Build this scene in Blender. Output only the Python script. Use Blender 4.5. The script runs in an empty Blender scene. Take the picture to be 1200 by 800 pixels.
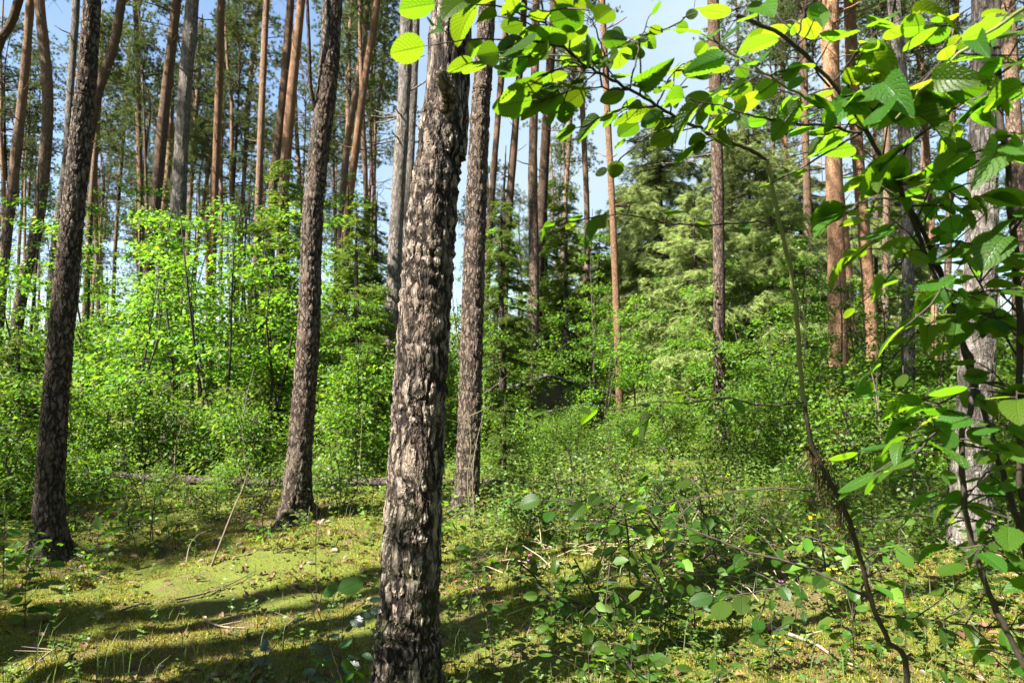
import bpy, math
import numpy as np
from mathutils import Vector

rng = np.random.default_rng(7)
R = math.radians
C = bpy.context.scene.collection
scene = bpy.context.scene

# ------------------------------------------------------------------ camera model
EYE = 1.55
F = 800.0
PITCH = math.atan(25 / F)
def P(u, v, d):
    """point at depth d (metres along +Y) seen at picture position u, v (1200 x 800)"""
    x, y, z = (u - 600) / F, 1.0, (400 - v) / F
    c, s = math.cos(PITCH), math.sin(PITCH)
    y2, z2 = y * c - z * s, y * s + z * c
    k = d / y2
    return np.array((x * k, d, EYE + z2 * k))

# ------------------------------------------------------------------ terrain height
_gr = np.random.default_rng(3)
_GW = [(_gr.uniform(0, 6.28), lam, amp, _gr.uniform(0, 6.28)) for lam, amp in
       [(14, .10), (9, .07), (5, .045), (3.1, .03), (2.0, .022), (1.3, .016), (.9, .022), (.6, .018), (.42, .013), (.3, .009), (.21, .006)]]
def gh(x, y):
    x = np.asarray(x, float); y = np.asarray(y, float)
    h = np.zeros(np.broadcast(x, y).shape)
    for a, lam, amp, ph in _GW:
        h = h + amp * np.sin((x * math.cos(a) + y * math.sin(a)) * 6.283 / lam + ph + 1.3 * np.sin((x * math.sin(a) - y * math.cos(a)) * 4.1 / lam))
    return h * .75 - .03

# ------------------------------------------------------------------ mesh builder
class MB:
    def __init__(s): s.V = []; s.Fq = []; s.Ft = []; s.mq = []; s.mt = []; s.uv = []; s.n = 0
    def add(s, v, f, m=0, uv=None):
        v = np.asarray(v, float); f = np.asarray(f, int)
        if len(v) == 0 or len(f) == 0: return
        if f.shape[1] == 4: s.Fq.append(f + s.n); s.mq.append(np.full(len(f), m))
        else: s.Ft.append(f + s.n); s.mt.append(np.full(len(f), m))
        s.V.append(v); s.uv.append(np.zeros((len(v), 2)) if uv is None else uv)
        s.n += len(v)
    def inst(s, tv, tf, M, T, m=0, uv=None):
        """copies of a template (tv, tf) under matrices M (k,3,3; columns are axes) and translations T (k,3)"""
        M = np.asarray(M); T = np.asarray(T); k = len(T)
        if k == 0: return
        v = np.einsum('kij,nj->kni', M, tv) + T[:, None, :]
        f = (np.asarray(tf)[None] + (np.arange(k) * len(tv))[:, None, None]).reshape(-1, len(tf[0]))
        s.add(v.reshape(-1, 3), f, m, None if uv is None else np.tile(uv, (k, 1)))
    def tube(s, pts, rad, n=6, m=0, cap=True):
        pts = np.asarray(pts, float); rad = np.asarray(rad, float) * np.ones(len(pts))
        t = np.gradient(pts, axis=0); t /= np.linalg.norm(t, axis=1)[:, None] + 1e-9
        ref = np.array((1., 0, 0)) if abs(t[:, 0]).mean() < .75 else np.array((0, 1., 0))
        a = ref - t * (t @ ref)[:, None]; a /= np.linalg.norm(a, axis=1)[:, None] + 1e-9
        b = np.cross(t, a)
        th = np.linspace(0, 2 * np.pi, n, endpoint=False)
        v = pts[:, None] + rad[:, None, None] * (np.cos(th)[None, :, None] * a[:, None] + np.sin(th)[None, :, None] * b[:, None])
        k = len(pts); i = np.arange(k - 1)[:, None] * n; j = np.arange(n)[None]; j2 = (j + 1) % n
        f = np.stack([i + j, i + j2, i + n + j2, i + n + j], -1).reshape(-1, 4)
        s.add(v.reshape(-1, 3), f, m)
        if cap:
            for idx in (0, k - 1):
                ring = v[idx]; c = ring.mean(0)
                s.add(np.vstack([ring, c]), [[q, (q + 1) % n, n] for q in range(n)], m)
    def build(s, name, mats, parent=None, smooth=True, loc=None):
        me = bpy.data.meshes.new(name)
        V = np.vstack(s.V); Q = np.vstack(s.Fq) if s.Fq else np.zeros((0, 4), int); T = np.vstack(s.Ft) if s.Ft else np.zeros((0, 3), int)
        me.vertices.add(len(V)); me.vertices.foreach_set('co', V.astype(np.float32).ravel())
        L = np.concatenate([Q.ravel(), T.ravel()])
        me.loops.add(len(L)); me.loops.foreach_set('vertex_index', L.astype(np.int32))
        tot = np.concatenate([np.full(len(Q), 4), np.full(len(T), 3)])
        st = np.concatenate([[0], np.cumsum(tot)[:-1]])
        me.polygons.add(len(tot)); me.polygons.foreach_set('loop_start', st.astype(np.int32))
        try: me.polygons.foreach_set('loop_total', tot.astype(np.int32))
        except Exception: pass
        mi = np.concatenate(s.mq + s.mt).astype(np.int32)
        me.polygons.foreach_set('material_index', mi)
        me.polygons.foreach_set('use_smooth', np.full(len(tot), smooth))
        ul = me.uv_layers.new(name='UVMap'); ul.data.foreach_set('uv', np.vstack(s.uv)[L].astype(np.float32).ravel())
        for m in (mats if isinstance(mats, (list, tuple)) else [mats]): me.materials.append(m)
        me.update(calc_edges=True); me.validate()
        o = bpy.data.objects.new(name, me); C.objects.link(o)
        if parent is not None: o.parent = parent
        if loc is not None: o.location = loc
        return o

def nrm(a): a = np.asarray(a, float); return a / (np.linalg.norm(a, axis=-1, keepdims=True) + 1e-9)
def frames(y, n, size):
    """matrices whose Y axis is y and whose Z axis is near n, scaled by size"""
    y = nrm(y); n = np.asarray(n, float); z = nrm(n - y * np.sum(n * y, -1, keepdims=True)); x = np.cross(y, z)
    M = np.stack([x, y, z], -1); return M * np.asarray(size, float).reshape(-1, 1, 1)
def smooth_path(pts, n):
    """Catmull-Rom through pts, n samples"""
    p = np.asarray(pts, float); k = len(p)
    if k == 2: t = np.linspace(0, 1, n)[:, None]; return p[0] * (1 - t) + p[1] * t
    e = np.vstack([2 * p[0] - p[1], p, 2 * p[-1] - p[-2]])
    d = np.concatenate([[0], np.cumsum(np.linalg.norm(np.diff(p, axis=0), axis=1))]); q = np.linspace(0, d[-1], n)
    i = np.clip(np.searchsorted(d, q, side='right') - 1, 0, k - 2); t = ((q - d[i]) / (d[i + 1] - d[i] + 1e-9))[:, None]
    a, b, c, g = e[i], e[i + 1], e[i + 2], e[i + 3]
    return .5 * (2 * b + (c - a) * t + (2 * a - 5 * b + 4 * c - g) * t ** 2 + (3 * b - a - 3 * c + g) * t ** 3)

def empty(name, loc, label, cat, group=None, rz=0):
    o = bpy.data.objects.new(name, None); C.objects.link(o); o.location = loc; o.rotation_euler = (0, 0, rz)
    o.empty_display_size = .1
    o['label'] = label; o['category'] = cat
    if group: o['group'] = group
    return o
def tag(o, label, cat, group=None):
    o['label'] = label; o['category'] = cat
    if group: o['group'] = group
    return o
def share(part, parent, loc=(0, 0, 0), sc=(1, 1, 1), rz=0, rx=0, ry=0):
    c = part.copy(); C.objects.link(c); c.parent = parent; c.location = loc; c.scale = sc; c.rotation_euler = (rx, ry, rz); return c

# ------------------------------------------------------------------ materials
class NT:
    def __init__(s, name):
        s.m = bpy.data.materials.new(name); s.m.use_nodes = True; s.t = s.m.node_tree; s.t.nodes.clear()
        s.out = s.n('ShaderNodeOutputMaterial')
    def n(s, typ, **kw):
        o = s.t.nodes.new(typ)
        for k, v in kw.items():
            if k.startswith('_'): o.inputs[k[1:].replace('_', ' ')].default_value = v
            else: setattr(o, k, v)
        return o
    def l(s, a, b): s.t.links.new(a, b)
    def math(s, op, a, b=None, c=None, clamp=False):
        o = s.n('ShaderNodeMath', operation=op, use_clamp=clamp)
        for i, x in enumerate((a, b, c)):
            if x is None: continue
            if isinstance(x, (int, float)): o.inputs[i].default_value = x
            else: s.l(x, o.inputs[i])
        return o.outputs[0]
    def mix(s, f, a, b, mode='MIX'):
        o = s.n('ShaderNodeMix', data_type='RGBA', blend_type=mode)
        for i, x in ((0, f), (6, a), (7, b)):
            if isinstance(x, (int, float)): o.inputs[i].default_value = x
            elif isinstance(x, tuple): o.inputs[i].default_value = (*x, 1)
            else: s.l(x, o.inputs[i])
        return o.outputs[2]
    def ramp(s, f, stops):
        o = s.n('ShaderNodeValToRGB'); e = o.color_ramp.elements
        while len(e) < len(stops): e.new(.5)
        for q, (p, c) in zip(e, stops): q.position = p; q.color = (*c, 1) if len(c) == 3 else c
        s.l(f, o.inputs[0]); return o.outputs[0]
    def step(s, f, a, b):
        o = s.n('ShaderNodeMapRange', interpolation_type='SMOOTHSTEP'); o.inputs[1].default_value = a; o.inputs[2].default_value = b
        s.l(f, o.inputs[0]); return o.outputs[0]
    def noise(s, vec, scale, detail=4, rough=.6, dist=0):
        o = s.n('ShaderNodeTexNoise', _Scale=scale, _Detail=detail, _Roughness=rough, _Distortion=dist)
        if vec is not None: s.l(vec, o.inputs['Vector'])
        return o.outputs[0]

def bark(name, plate, pale, dark, upper=None, disp=.0, zs=.36, scale=24., up=(4.5, 9.), moss=.0, cracks=.8, patches=.3):
    t = NT(name)
    co = t.n('ShaderNodeTexCoord').outputs['Object']
    rnd = t.n('ShaderNodeObjectInfo').outputs['Random']
    off = t.n('ShaderNodeVectorMath', operation='MULTIPLY_ADD'); t.l(co, off.inputs[0]); off.inputs[1].default_value = (1, 1, zs)
    cmb = t.n('ShaderNodeCombineXYZ'); t.l(t.math('MULTIPLY', rnd, 37.), cmb.inputs[2]); t.l(cmb.outputs[0], off.inputs[2])
    def warp(vec, sc, amp):
        w = t.n('ShaderNodeTexNoise', _Scale=sc, _Detail=3.); t.l(vec, w.inputs['Vector'])
        c = t.n('ShaderNodeVectorMath', operation='SUBTRACT'); t.l(w.outputs['Color'], c.inputs[0]); c.inputs[1].default_value = (.5, .5, .5)
        o = t.n('ShaderNodeVectorMath', operation='MULTIPLY_ADD'); t.l(c.outputs[0], o.inputs[0]); o.inputs[1].default_value = (amp, amp, amp); t.l(vec, o.inputs[2]); return o.outputs[0]
    wv = warp(warp(off.outputs[0], scale * .45, 2.2 / scale), scale * 2.2, .8 / scale)
    vo = t.n('ShaderNodeTexVoronoi', feature='DISTANCE_TO_EDGE', _Scale=scale); t.l(wv, vo.inputs['Vector'])
    vo2 = t.n('ShaderNodeTexVoronoi', feature='DISTANCE_TO_EDGE', _Scale=scale * 2.6); t.l(wv, vo2.inputs['Vector'])
    cid = t.n('ShaderNodeTexVoronoi', feature='F1', _Scale=scale * 2.6); t.l(wv, cid.inputs['Vector'])
    big = t.noise(co, 2.1, 4, .6); patchy = t.noise(off.outputs[0], scale * .5, 3)
    crack = t.mix(t.step(patchy, .48, .7), t.step(vo.outputs['Distance'], 0.0, .26), (.9, .9, .9))
    c2 = t.step(vo2.outputs['Distance'], 0., .25)
    fine = t.noise(off.outputs[0], scale * 3.5, 8, .72); mid = t.noise(off.outputs[0], scale * .9, 6, .62, .6)
    flakev = t.n('ShaderNodeSeparateColor'); t.l(cid.outputs['Color'], flakev.inputs[0])
    h = t.math('ADD', t.math('MULTIPLY', crack, .42), t.math('MULTIPLY', c2, .2))
    h = t.math('ADD', h, t.math('MULTIPLY', mid, .1)); h = t.math('ADD', h, t.math('MULTIPLY', fine, .14)); h = t.math('ADD', h, t.math('MULTIPLY', flakev.outputs[0], .22))
    cf = t.math('ADD', t.math('MULTIPLY', h, .75), t.math('MULTIPLY', t.math('ADD', fine, flakev.outputs[1]), .14))
    col = t.ramp(cf, [(.3, dark), (.52, plate), (.86, pale)])
    col = t.mix(t.math('MULTIPLY', t.step(big, .4, .7), .55), col, t.mix(.5, col, (plate[0] * 1.35, plate[1] * 1.0, plate[2] * .8)))
    col = t.mix(t.math('MULTIPLY', t.math('SUBTRACT', 1., crack), cracks), col, dark)
    col = t.mix(t.math('MULTIPLY', t.step(t.noise(off.outputs[0], scale * .33, 5, .7, .8), .5, .68), patches), col, tuple(c * 1.6 for c in dark))
    if moss:
        z = t.n('ShaderNodeSeparateXYZ'); t.l(co, z.inputs[0])
        low = t.math('MULTIPLY', t.math('SUBTRACT', 1., t.step(z.outputs[2], .0, 1.1)), t.step(t.noise(co, 6., 4), .45, .65))
        col = t.mix(t.math('MULTIPLY', low, moss), col, (.06, .075, .02))
    if upper:
        z = t.n('ShaderNodeSeparateXYZ'); t.l(co, z.inputs[0])
        zz = t.math('ADD', z.outputs[2], t.math('MULTIPLY', t.math('SUBTRACT', big, .5), 4.))
        flake = t.mix(t.step(t.math('ADD', fine, t.math('MULTIPLY', mid, .4)), .5, .85), tuple(c * .45 for c in upper), tuple(min(1, c * 1.3) for c in upper))
        uf = t.step(zz, *up)
        col = t.mix(uf, col, flake)
    hv = t.n('ShaderNodeHueSaturation'); t.l(col, hv.inputs['Color']); t.l(t.math('MULTIPLY_ADD', rnd, *((.85, .5) if upper else (.3, .85))), hv.inputs['Value'])
    b = t.n('ShaderNodeBsdfPrincipled', _Roughness=.9); b.inputs['Specular IOR Level'].default_value = .15
    t.l(hv.outputs[0], b.inputs['Base Color'])
    if disp:
        dn = t.n('ShaderNodeDisplacement', _Midlevel=.5, _Scale=disp); t.l(h, dn.inputs['Height']); t.l(dn.outputs[0], t.out.inputs['Displacement'])
        t.m.displacement_method = 'BOTH'
    else:
        bp = t.n('ShaderNodeBump', _Strength=1., _Distance=.03); t.l(h, bp.inputs['Height']); t.l(bp.outputs[0], b.inputs['Normal'])
    t.l(b.outputs[0], t.out.inputs[0]); return t.m

def leafmat(name, refl, trans, tmix=.45, gloss=.06, rough=.4, var=.3, veins=False, yellow=None):
    t = NT(name)
    geo = t.n('ShaderNodeNewGeometry'); r = geo.outputs['Random Per Island']; orn = t.n('ShaderNodeObjectInfo').outputs['Random']
    v = t.math('MULTIPLY_ADD', r, 2 * var, 1 - var)
    v = t.math('MULTIPLY', v, t.math('MULTIPLY_ADD', orn, .5, .7))
    hue = t.math('MULTIPLY_ADD', t.math('FRACT', t.math('MULTIPLY', r, 7.31)), .05, .475)
    def hs(c):
        h = t.n('ShaderNodeHueSaturation'); t.l(hue, h.inputs['Hue']); t.l(v, h.inputs['Value'])
        if isinstance(c, tuple): h.inputs['Color'].default_value = (*c, 1)
        else: t.l(c, h.inputs['Color'])
        return h.outputs[0]
    cr, ct = refl, trans
    nor = None
    if veins:
        uv = t.n('ShaderNodeUVMap', uv_map='UVMap'); s = t.n('ShaderNodeSeparateXYZ'); t.l(uv.outputs[0], s.inputs[0])
        au = t.math('ABSOLUTE', s.outputs[0])
        ph = t.math('SUBTRACT', s.outputs[1], t.math('MULTIPLY', au, .34))
        w = t.math('ABSOLUTE', t.math('SINE', t.math('MULTIPLY', ph, 3.1416 * 9)))
        side = t.math('SUBTRACT', 1., t.step(w, .02, .5))
        mid = t.math('SUBTRACT', 1., t.step(au, .02, .09))
        vein = t.math('MAXIMUM', side, mid)
        sp = t.noise(uv.outputs[0], 24., 4)
        cr = t.mix(t.math('MULTIPLY', vein, .5), t.mix(sp, tuple(c * .8 for c in refl), tuple(c * 1.2 for c in refl)), tuple(c * 1.7 for c in refl))
        ct = t.mix(t.math('MULTIPLY', vein, .85), t.mix(sp, tuple(c * .85 for c in trans), tuple(c * 1.12 for c in trans)), tuple(c * .42 for c in trans))
        oc = t.n('ShaderNodeTexCoord').outputs['Object']; bl = t.step(t.noise(oc, 42., 3), .69, .72); bl2 = t.step(t.noise(oc, 9., 2), .56, .66)
        bl = t.math('MULTIPLY', bl, bl2); cr = t.mix(bl, cr, (.12, .07, .02)); ct = t.mix(bl, ct, (.1, .05, .01))
        bp = t.n('ShaderNodeBump', _Strength=.7, _Distance=.004); bp.invert = True
        t.l(t.math('MAXIMUM', side, mid), bp.inputs['Height']); nor = bp.outputs[0]
    d = t.n('ShaderNodeBsdfDiffuse'); tr = t.n('ShaderNodeBsdfTranslucent'); g = t.n('ShaderNodeBsdfGlossy', _Roughness=rough)
    t.l(hs(cr), d.inputs[0]); t.l(hs(ct), tr.inputs[0]); g.inputs[0].default_value = (1, 1, 1, 1)
    if nor is not None:
        for q in (d, g): t.l(nor, q.inputs['Normal'])
    m1 = t.n('ShaderNodeMixShader', _Fac=tmix); t.l(d.outputs[0], m1.inputs[1]); t.l(tr.outputs[0], m1.inputs[2])
    m2 = t.n('ShaderNodeMixShader', _Fac=gloss); t.l(m1.outputs[0], m2.inputs[1]); t.l(g.outputs[0], m2.inputs[2])
    t.l(m2.outputs[0], t.out.inputs[0]); return t.m

def plain(name, a, b, scale=20., rough=.85, bump=.01):
    t = NT(name); co = t.n('ShaderNodeTexCoord').outputs['Object']; n = t.noise(co, scale, 5, .65)
    p = t.n('ShaderNodeBsdfPrincipled', _Roughness=rough); p.inputs['Specular IOR Level'].default_value = .2
    t.l(t.mix(n, a, b), p.inputs['Base Color'])
    if bump:
        bp = t.n('ShaderNodeBump', _Strength=.7, _Distance=bump); t.l(n, bp.inputs['Height']); t.l(bp.outputs[0], p.inputs['Normal'])
    t.l(p.outputs[0], t.out.inputs[0]); return t.m

M = {}
M['bark_near'] = bark('rough_pine_bark', (.078, .06, .047), (.28, .232, .19), (.008, .006, .005), None, disp=.019, moss=.5, patches=.9, cracks=.95)
M['bark_mid'] = bark('grey_pine_bark', (.085, .063, .048), (.21, .166, .13), (.014, .011, .009), None, disp=.02, zs=.42, scale=26., moss=.5)
M['bark_pale'] = bark('pale_bark', (.12, .106, .094), (.22, .2, .18), (.06, .05, .042), None, disp=.018, zs=.28, scale=24., moss=.4)
M['bark_far'] = bark('pine_bark', (.15, .105, .078), (.3, .23, .18), (.03, .022, .017), (.19, .118, .074), up=(3.5, 10.))
M['bark_orange'] = bark('orange_pine_bark', (.2, .12, .08), (.36, .24, .17), (.04, .025, .018), (.37, .21, .12), up=(-1.5, 3.))
M['bark_spruce'] = bark('spruce_bark', (.11, .085, .068), (.2, .165, .14), (.03, .024, .02), None, scale=30.)
M['stem'] = plain('shrub_bark', (.02, .016, .012), (.06, .047, .034), 60., .7, .003)
M['green_stem'] = plain('green_shoot', (.11, .12, .04), (.2, .2, .08), 40., .6, .003)
M['drywood'] = plain('dry_wood', (.1, .075, .052), (.27, .22, .165), 30., .9, .005)
M['twig'] = plain('dead_twig', (.07, .05, .035), (.17, .13, .09), 30., .9, .004)
M['stalk'] = plain('dry_stalk', (.2, .15, .09), (.4, .33, .22), 30., .9, .003)
M['boards'] = plain('weathered_boards', (.06, .052, .045), (.17, .15, .13), 9., .9, .006)
M['leaf_hazel'] = leafmat('hazel_leaf', (.04, .095, .01), (.21, .4, .01), .58, .015, .42, .22, veins=True)
M['leaf_bush'] = leafmat('sapling_leaf', (.07, .15, .014), (.2, .39, .018), .48, .015, .5, .35)
M['leaf_mid'] = leafmat('bush_leaf', (.07, .135, .014), (.2, .36, .018), .46, .012, .5, .35)
M['leaf_herb'] = leafmat('herb_leaf', (.075, .125, .022), (.2, .3, .03), .42, .018, .5, .45)
M['leaf_dark'] = leafmat('glossy_seedling_leaf', (.028, .075, .022), (.07, .18, .03), .35, .06, .35, .25, veins=True)
M['needle_pine'] = leafmat('pine_needles', (.07, .105, .03), (.12, .16, .035), .38, .012, .5, .4)
M['needle_spruce'] = leafmat('spruce_needles', (.075, .125, .015), (.2, .3, .02), .45, .012, .5, .4)
M['needle_pale'] = leafmat('sunlit_conifer_needles', (.21, .275, .085), (.33, .4, .11), .48, .01, .5, .35)  # lighter than the spruce needles: sun and haze put into the colour
M['needle_dry'] = leafmat('dry_needles', (.16, .1, .05), (.14, .08, .03), .25, .03, .5, .4)
M['needle_hang'] = leafmat('hanging_dry_needles', (.075, .042, .022), (.06, .03, .012), .2, .02, .5, .4)
M['moss'] = leafmat('moss_shoots', (.2, .188, .018), (.3, .28, .02), .35, .02, .6, .35)
M['grass'] = leafmat('grass_blades', (.07, .11, .025), (.13, .19, .035), .4, .015, .5, .4)
M['litter'] = leafmat('dead_leaves', (.15, .09, .045), (.16, .09, .04), .25, .03, .5, .5)
M['yellow'] = leafmat('yellow_petals', (.7, .55, .03), (.5, .38, .02), .3, .02, .5, .1)
M['pink'] = leafmat('pink_petals', (.5, .12, .32), (.4, .1, .25), .3, .02, .5, .15)

def ground_mat():
    t = NT('forest_floor'); co = t.n('ShaderNodeTexCoord').outputs['Object']
    n1 = t.noise(co, .9, 5, .6); n2 = t.noise(co, 9., 6, .7); n3 = t.noise(co, 70., 4, .7)
    moss = t.mix(n2, (.05, .06, .014), (.13, .155, .024)); soil = t.mix(n3, (.045, .03, .018), (.15, .1, .058))
    f = t.step(t.math('ADD', n1, t.math('MULTIPLY', t.math('SUBTRACT', n2, .5), .5)), .50, .66)
    p = t.n('ShaderNodeBsdfPrincipled', _Roughness=.95); p.inputs['Specular IOR Level'].default_value = .1
    t.l(t.mix(f, moss, soil), p.inputs['Base Color'])
    bp = t.n('ShaderNodeBump', _Strength=.9, _Distance=.03); t.l(t.math('ADD', n2, t.math('MULTIPLY', n3, .5)), bp.inputs['Height']); t.l(bp.outputs[0], p.inputs['Normal'])
    t.l(p.outputs[0], t.out.inputs[0]); return t.m
M['ground'] = ground_mat()

# ------------------------------------------------------------------ leaf and needle templates
def leaf_grid(nu=4, nv=10, wmax=.36, serr=.03, fold=.16, droop=.18, corr=.012, tipx=1.0):
    """detailed leaf: base at origin, length 1 along +Y, UV u in [-1,1], v in [0,1]"""
    vs, uv, fs = [], [], []
    for j in range(nv + 1):
        t = j / nv
        w = wmax * (t ** .55) * ((1 - t) ** .72) / .415 if 0 < t < 1 else .003
        if 0 < j < nv: w += serr * (1 if j % 2 else -1) * (.4 + .6 * math.sin(math.pi * t))
        for i in range(-nu, nu + 1):
            u = i / nu
            z = abs(u) * w * fold - droop * t * t + corr * math.cos((t - abs(u) * .34) * math.pi * 18) * (1 - abs(u) * .5)
            y = t * tipx + .07 * abs(u) * w
            vs.append((u * w, y, z)); uv.append((u, t))
    k = 2 * nu + 1
    for j in range(nv):
        for i in range(k - 1): fs.append((j * k + i, j * k + i + 1, (j + 1) * k + i + 1, (j + 1) * k + i))
    return np.array(vs), np.array(fs), np.array(uv)
LEAF_BIG = leaf_grid(5, 30, .355, .013, .2, .22, .011)
LEAF_VAR = [LEAF_BIG, leaf_grid(5, 26, .31, .016, .34, .4, .012), leaf_grid(5, 28, .39, .014, .1, .08, .014)]
LEAF_MED = leaf_grid(2, 12, .34, .015)
LEAF_DARK = leaf_grid(3, 9, .30, .055, .1, .25)
# simple leaf: two folded quads
LEAF_S = (np.array([(0, 0, 0), (.30, .42, .07), (0, 1, -.12), (-.30, .42, .07), (0, .45, 0)]), np.array([(0, 1, 4), (1, 2, 4), (2, 3, 4), (3, 0, 4)]))
LEAF_6 = (np.array([(0, 0, 0), (.27, .28, .06), (.25, .68, .03), (0, 1, -.12), (-.25, .68, .03), (-.27, .28, .06), (0, .5, -.02)]),
          np.array([(0, 1, 6), (1, 2, 6), (2, 3, 6), (3, 4, 6), (4, 5, 6), (5, 0, 6)]))

def rvec(r, k): return r.normal(size=(k, 3))

# ------------------------------------------------------------------ conifers
def tuft_blades(mb, pos, ax, r, length=.11, width=.013, n=22, m=0):
    """needle tufts: thin triangles around each tuft axis"""
    k = len(pos); pos = np.repeat(pos, n, 0); ax = np.repeat(nrm(ax), n, 0)
    d = nrm(ax * r.uniform(.1, 1.1, (k * n, 1)) + nrm(rvec(r, k * n)) * .9)
    b = pos + ax * r.uniform(-.1, .1, (k * n, 1)) * length * 1.4
    s = nrm(np.cross(d, rvec(r, k * n))) * width * .5
    L = length * r.uniform(.7, 1.2, (k * n, 1))
    v = np.stack([b - s, b + s, b + d * L], 1).reshape(-1, 3)
    mb.add(v, np.arange(k * n * 3).reshape(-1, 3), m)

def pine_crown(seed, H=7.5, Rr=2.0, nb=34, dead=9, needles=20, lean=.0):
    r = np.random.default_rng(seed); mb = MB()
    tp, ta = [], []
    # leader inside the crown, centred on the origin at the crown base
    ld = smooth_path([(0, 0, -.4), (r.normal() * .12, r.normal() * .12, H * .4), (r.normal() * .3, r.normal() * .3, H * .75), (r.normal() * .4, r.normal() * .4, H)], 12)
    mb.tube(ld, np.linspace(.075, .012, 12), 6, 1)
    for i in range(nb + dead):
        isd = i >= nb
        h = r.uniform(-4.5, .8) if isd else H * (r.uniform(0.0, 1.0) ** .85)
        rr = Rr * (1.05 - (max(h, 0) / H) ** 1.6 * .75) * r.uniform(.45, 1.1) * (.6 if isd else 1)
        a = r.uniform(0, 6.283); j = np.clip(int(max(h, 0) / H * 11), 0, 11)
        b0 = np.array((ld[j][0], ld[j][1], h)) if h > 0 else np.array((0, 0, h))
        d = np.array((math.cos(a), math.sin(a), 0)); up = r.uniform(.05, .55) if not isd else r.uniform(-.25, .35)
        bend = np.cross(d, (0, 0, 1)) * r.normal() * .25
        pts = smooth_path([b0, b0 + d * rr * .4 + np.array((0, 0, up * rr * .25)) + bend * rr * .3, b0 + d * rr * .75 + np.array((0, 0, up * rr * .45)) + bend * rr * .2, b0 + d * rr + np.array((0, 0, up * rr * .9)) - bend * rr * .2], 8)
        mb.tube(pts, np.linspace(.03 if not isd else .02, .006, 8), 4, 1, False)
        for q in range(3 if isd else int(r.integers(5, 9))):
            j0 = int(r.integers(3, 8)); s0 = pts[j0]; sd = nrm(d * .8 + rvec(r, 1)[0] * .75 + np.array((0, 0, .2)))
            L = r.uniform(.25, .75); e = s0 + sd * L
            mb.tube([s0, s0 + sd * L * .5 + np.array((0, 0, .03)), e], [.009, .006, .004], 3, 1, False)
            if not isd:
                for g in range(int(r.integers(3, 6))):
                    f = r.uniform(.35, 1.05); tp.append(s0 + sd * L * f + rvec(r, 1)[0] * .1); ta.append(sd + np.array((0, 0, .5)) + rvec(r, 1)[0] * .5)
    tp = np.array(tp); ta = np.array(ta)
    tuft_blades(mb, tp, ta, r, .135, .017, needles)
    return mb

def spray_batch(mb, base, dirs, lens, r, nl=.05, w=.011, per=16, m=0, flat=.35):
    """flat twig sprays: needles to both sides of a short twig"""
    k = len(base); base = np.asarray(base); dirs = nrm(dirs); lens = np.asarray(lens)
    side = nrm(np.cross(dirs, np.array((0, 0, 1.)) + rvec(r, k) * .2))
    t = (np.arange(per) + .5) / per
    p = base[:, None] + dirs[:, None] * (lens[:, None, None] * t[None, :, None])
    sg = np.where(np.arange(per) % 2 == 0, 1, -1)
    nd = dirs[:, None] * .75 + side[:, None] * sg[None, :, None] + rvec(r, k * per).reshape(k, per, 3) * flat
    nd = nrm(nd); L = nl * r.uniform(.7, 1.3, (k, per, 1)); s = nrm(np.cross(nd, rvec(r, k * per).reshape(k, per, 3))) * w * .5
    v = np.stack([p - s, p + s, p + nd * L], 2).reshape(-1, 3)
    mb.add(v, np.arange(k * per * 3).reshape(-1, 3), m)

def spruce_crown(seed, H=8., Rr=1.5, h0=.6, whorl=.3, droop=.35, nl=.06, w=.013, density=1., tip=.25, per=16, sag=.35, prof=.8):
    r = np.random.default_rng(seed); mb = MB(); B, D, L = [], [], []
    h = h0
    while h < H - .1:
        f = 1 - (h - h0) / (H - h0); rr = Rr * f ** prof + .1
        for q in range(int(r.integers(4, 7))):
            a = r.uniform(0, 6.283); l = rr * r.uniform(.6, 1.12); d = np.array((math.cos(a), math.sin(a), 0))
            hz = h + r.uniform(-.12, .12)
            p = smooth_path([(0, 0, hz), d * l * .45 + np.array((0, 0, hz - droop * l * .35)), d * l * .8 + np.array((0, 0, hz - droop * l * .65)), d * l + np.array((0, 0, hz - droop * l * .6 + tip * .2 * l))], 8)
            mb.tube(p, np.linspace(.014 + .008 * l, .004, 8), 4, 1, False)
            n = max(4, int(l * 15 * density)); t = r.uniform(.12, 1, n); idx = t * 7; i0 = np.minimum(idx.astype(int), 6); fr = (idx - i0)[:, None]
            b = p[i0] * (1 - fr) + p[i0 + 1] * fr; sd = np.cross(d, (0, 0, 1)) * np.where(r.random(n) < .5, 1, -1)[:, None]
            tw = nrm(d * r.uniform(.5, 1.1, (n, 1)) + sd * r.uniform(.3, 1.1, (n, 1)) + np.array((0, 0, -sag)) + rvec(r, n) * .18)
            ll = (.14 + .26 * l * (1 - .6 * t)) * r.uniform(.6, 1.2, n)
            B.append(b); D.append(tw); L.append(ll)
        h += whorl * r.uniform(.6, 1.3)
    B = np.vstack(B); D = np.vstack(D); L = np.concatenate(L)
    spray_batch(mb, B, D, L, r, nl, w, per)
    # finer second order
    k = len(B); s2 = r.integers(0, k, int(k * .9)); t = r.uniform(.3, .95, (len(s2), 1))
    spray_batch(mb, B[s2] + D[s2] * L[s2][:, None] * t, nrm(D[s2] + rvec(r, len(s2)) * .55 + np.array((0, 0, -sag * .5))), L[s2] * .55, r, nl, w, per)
    return mb

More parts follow.
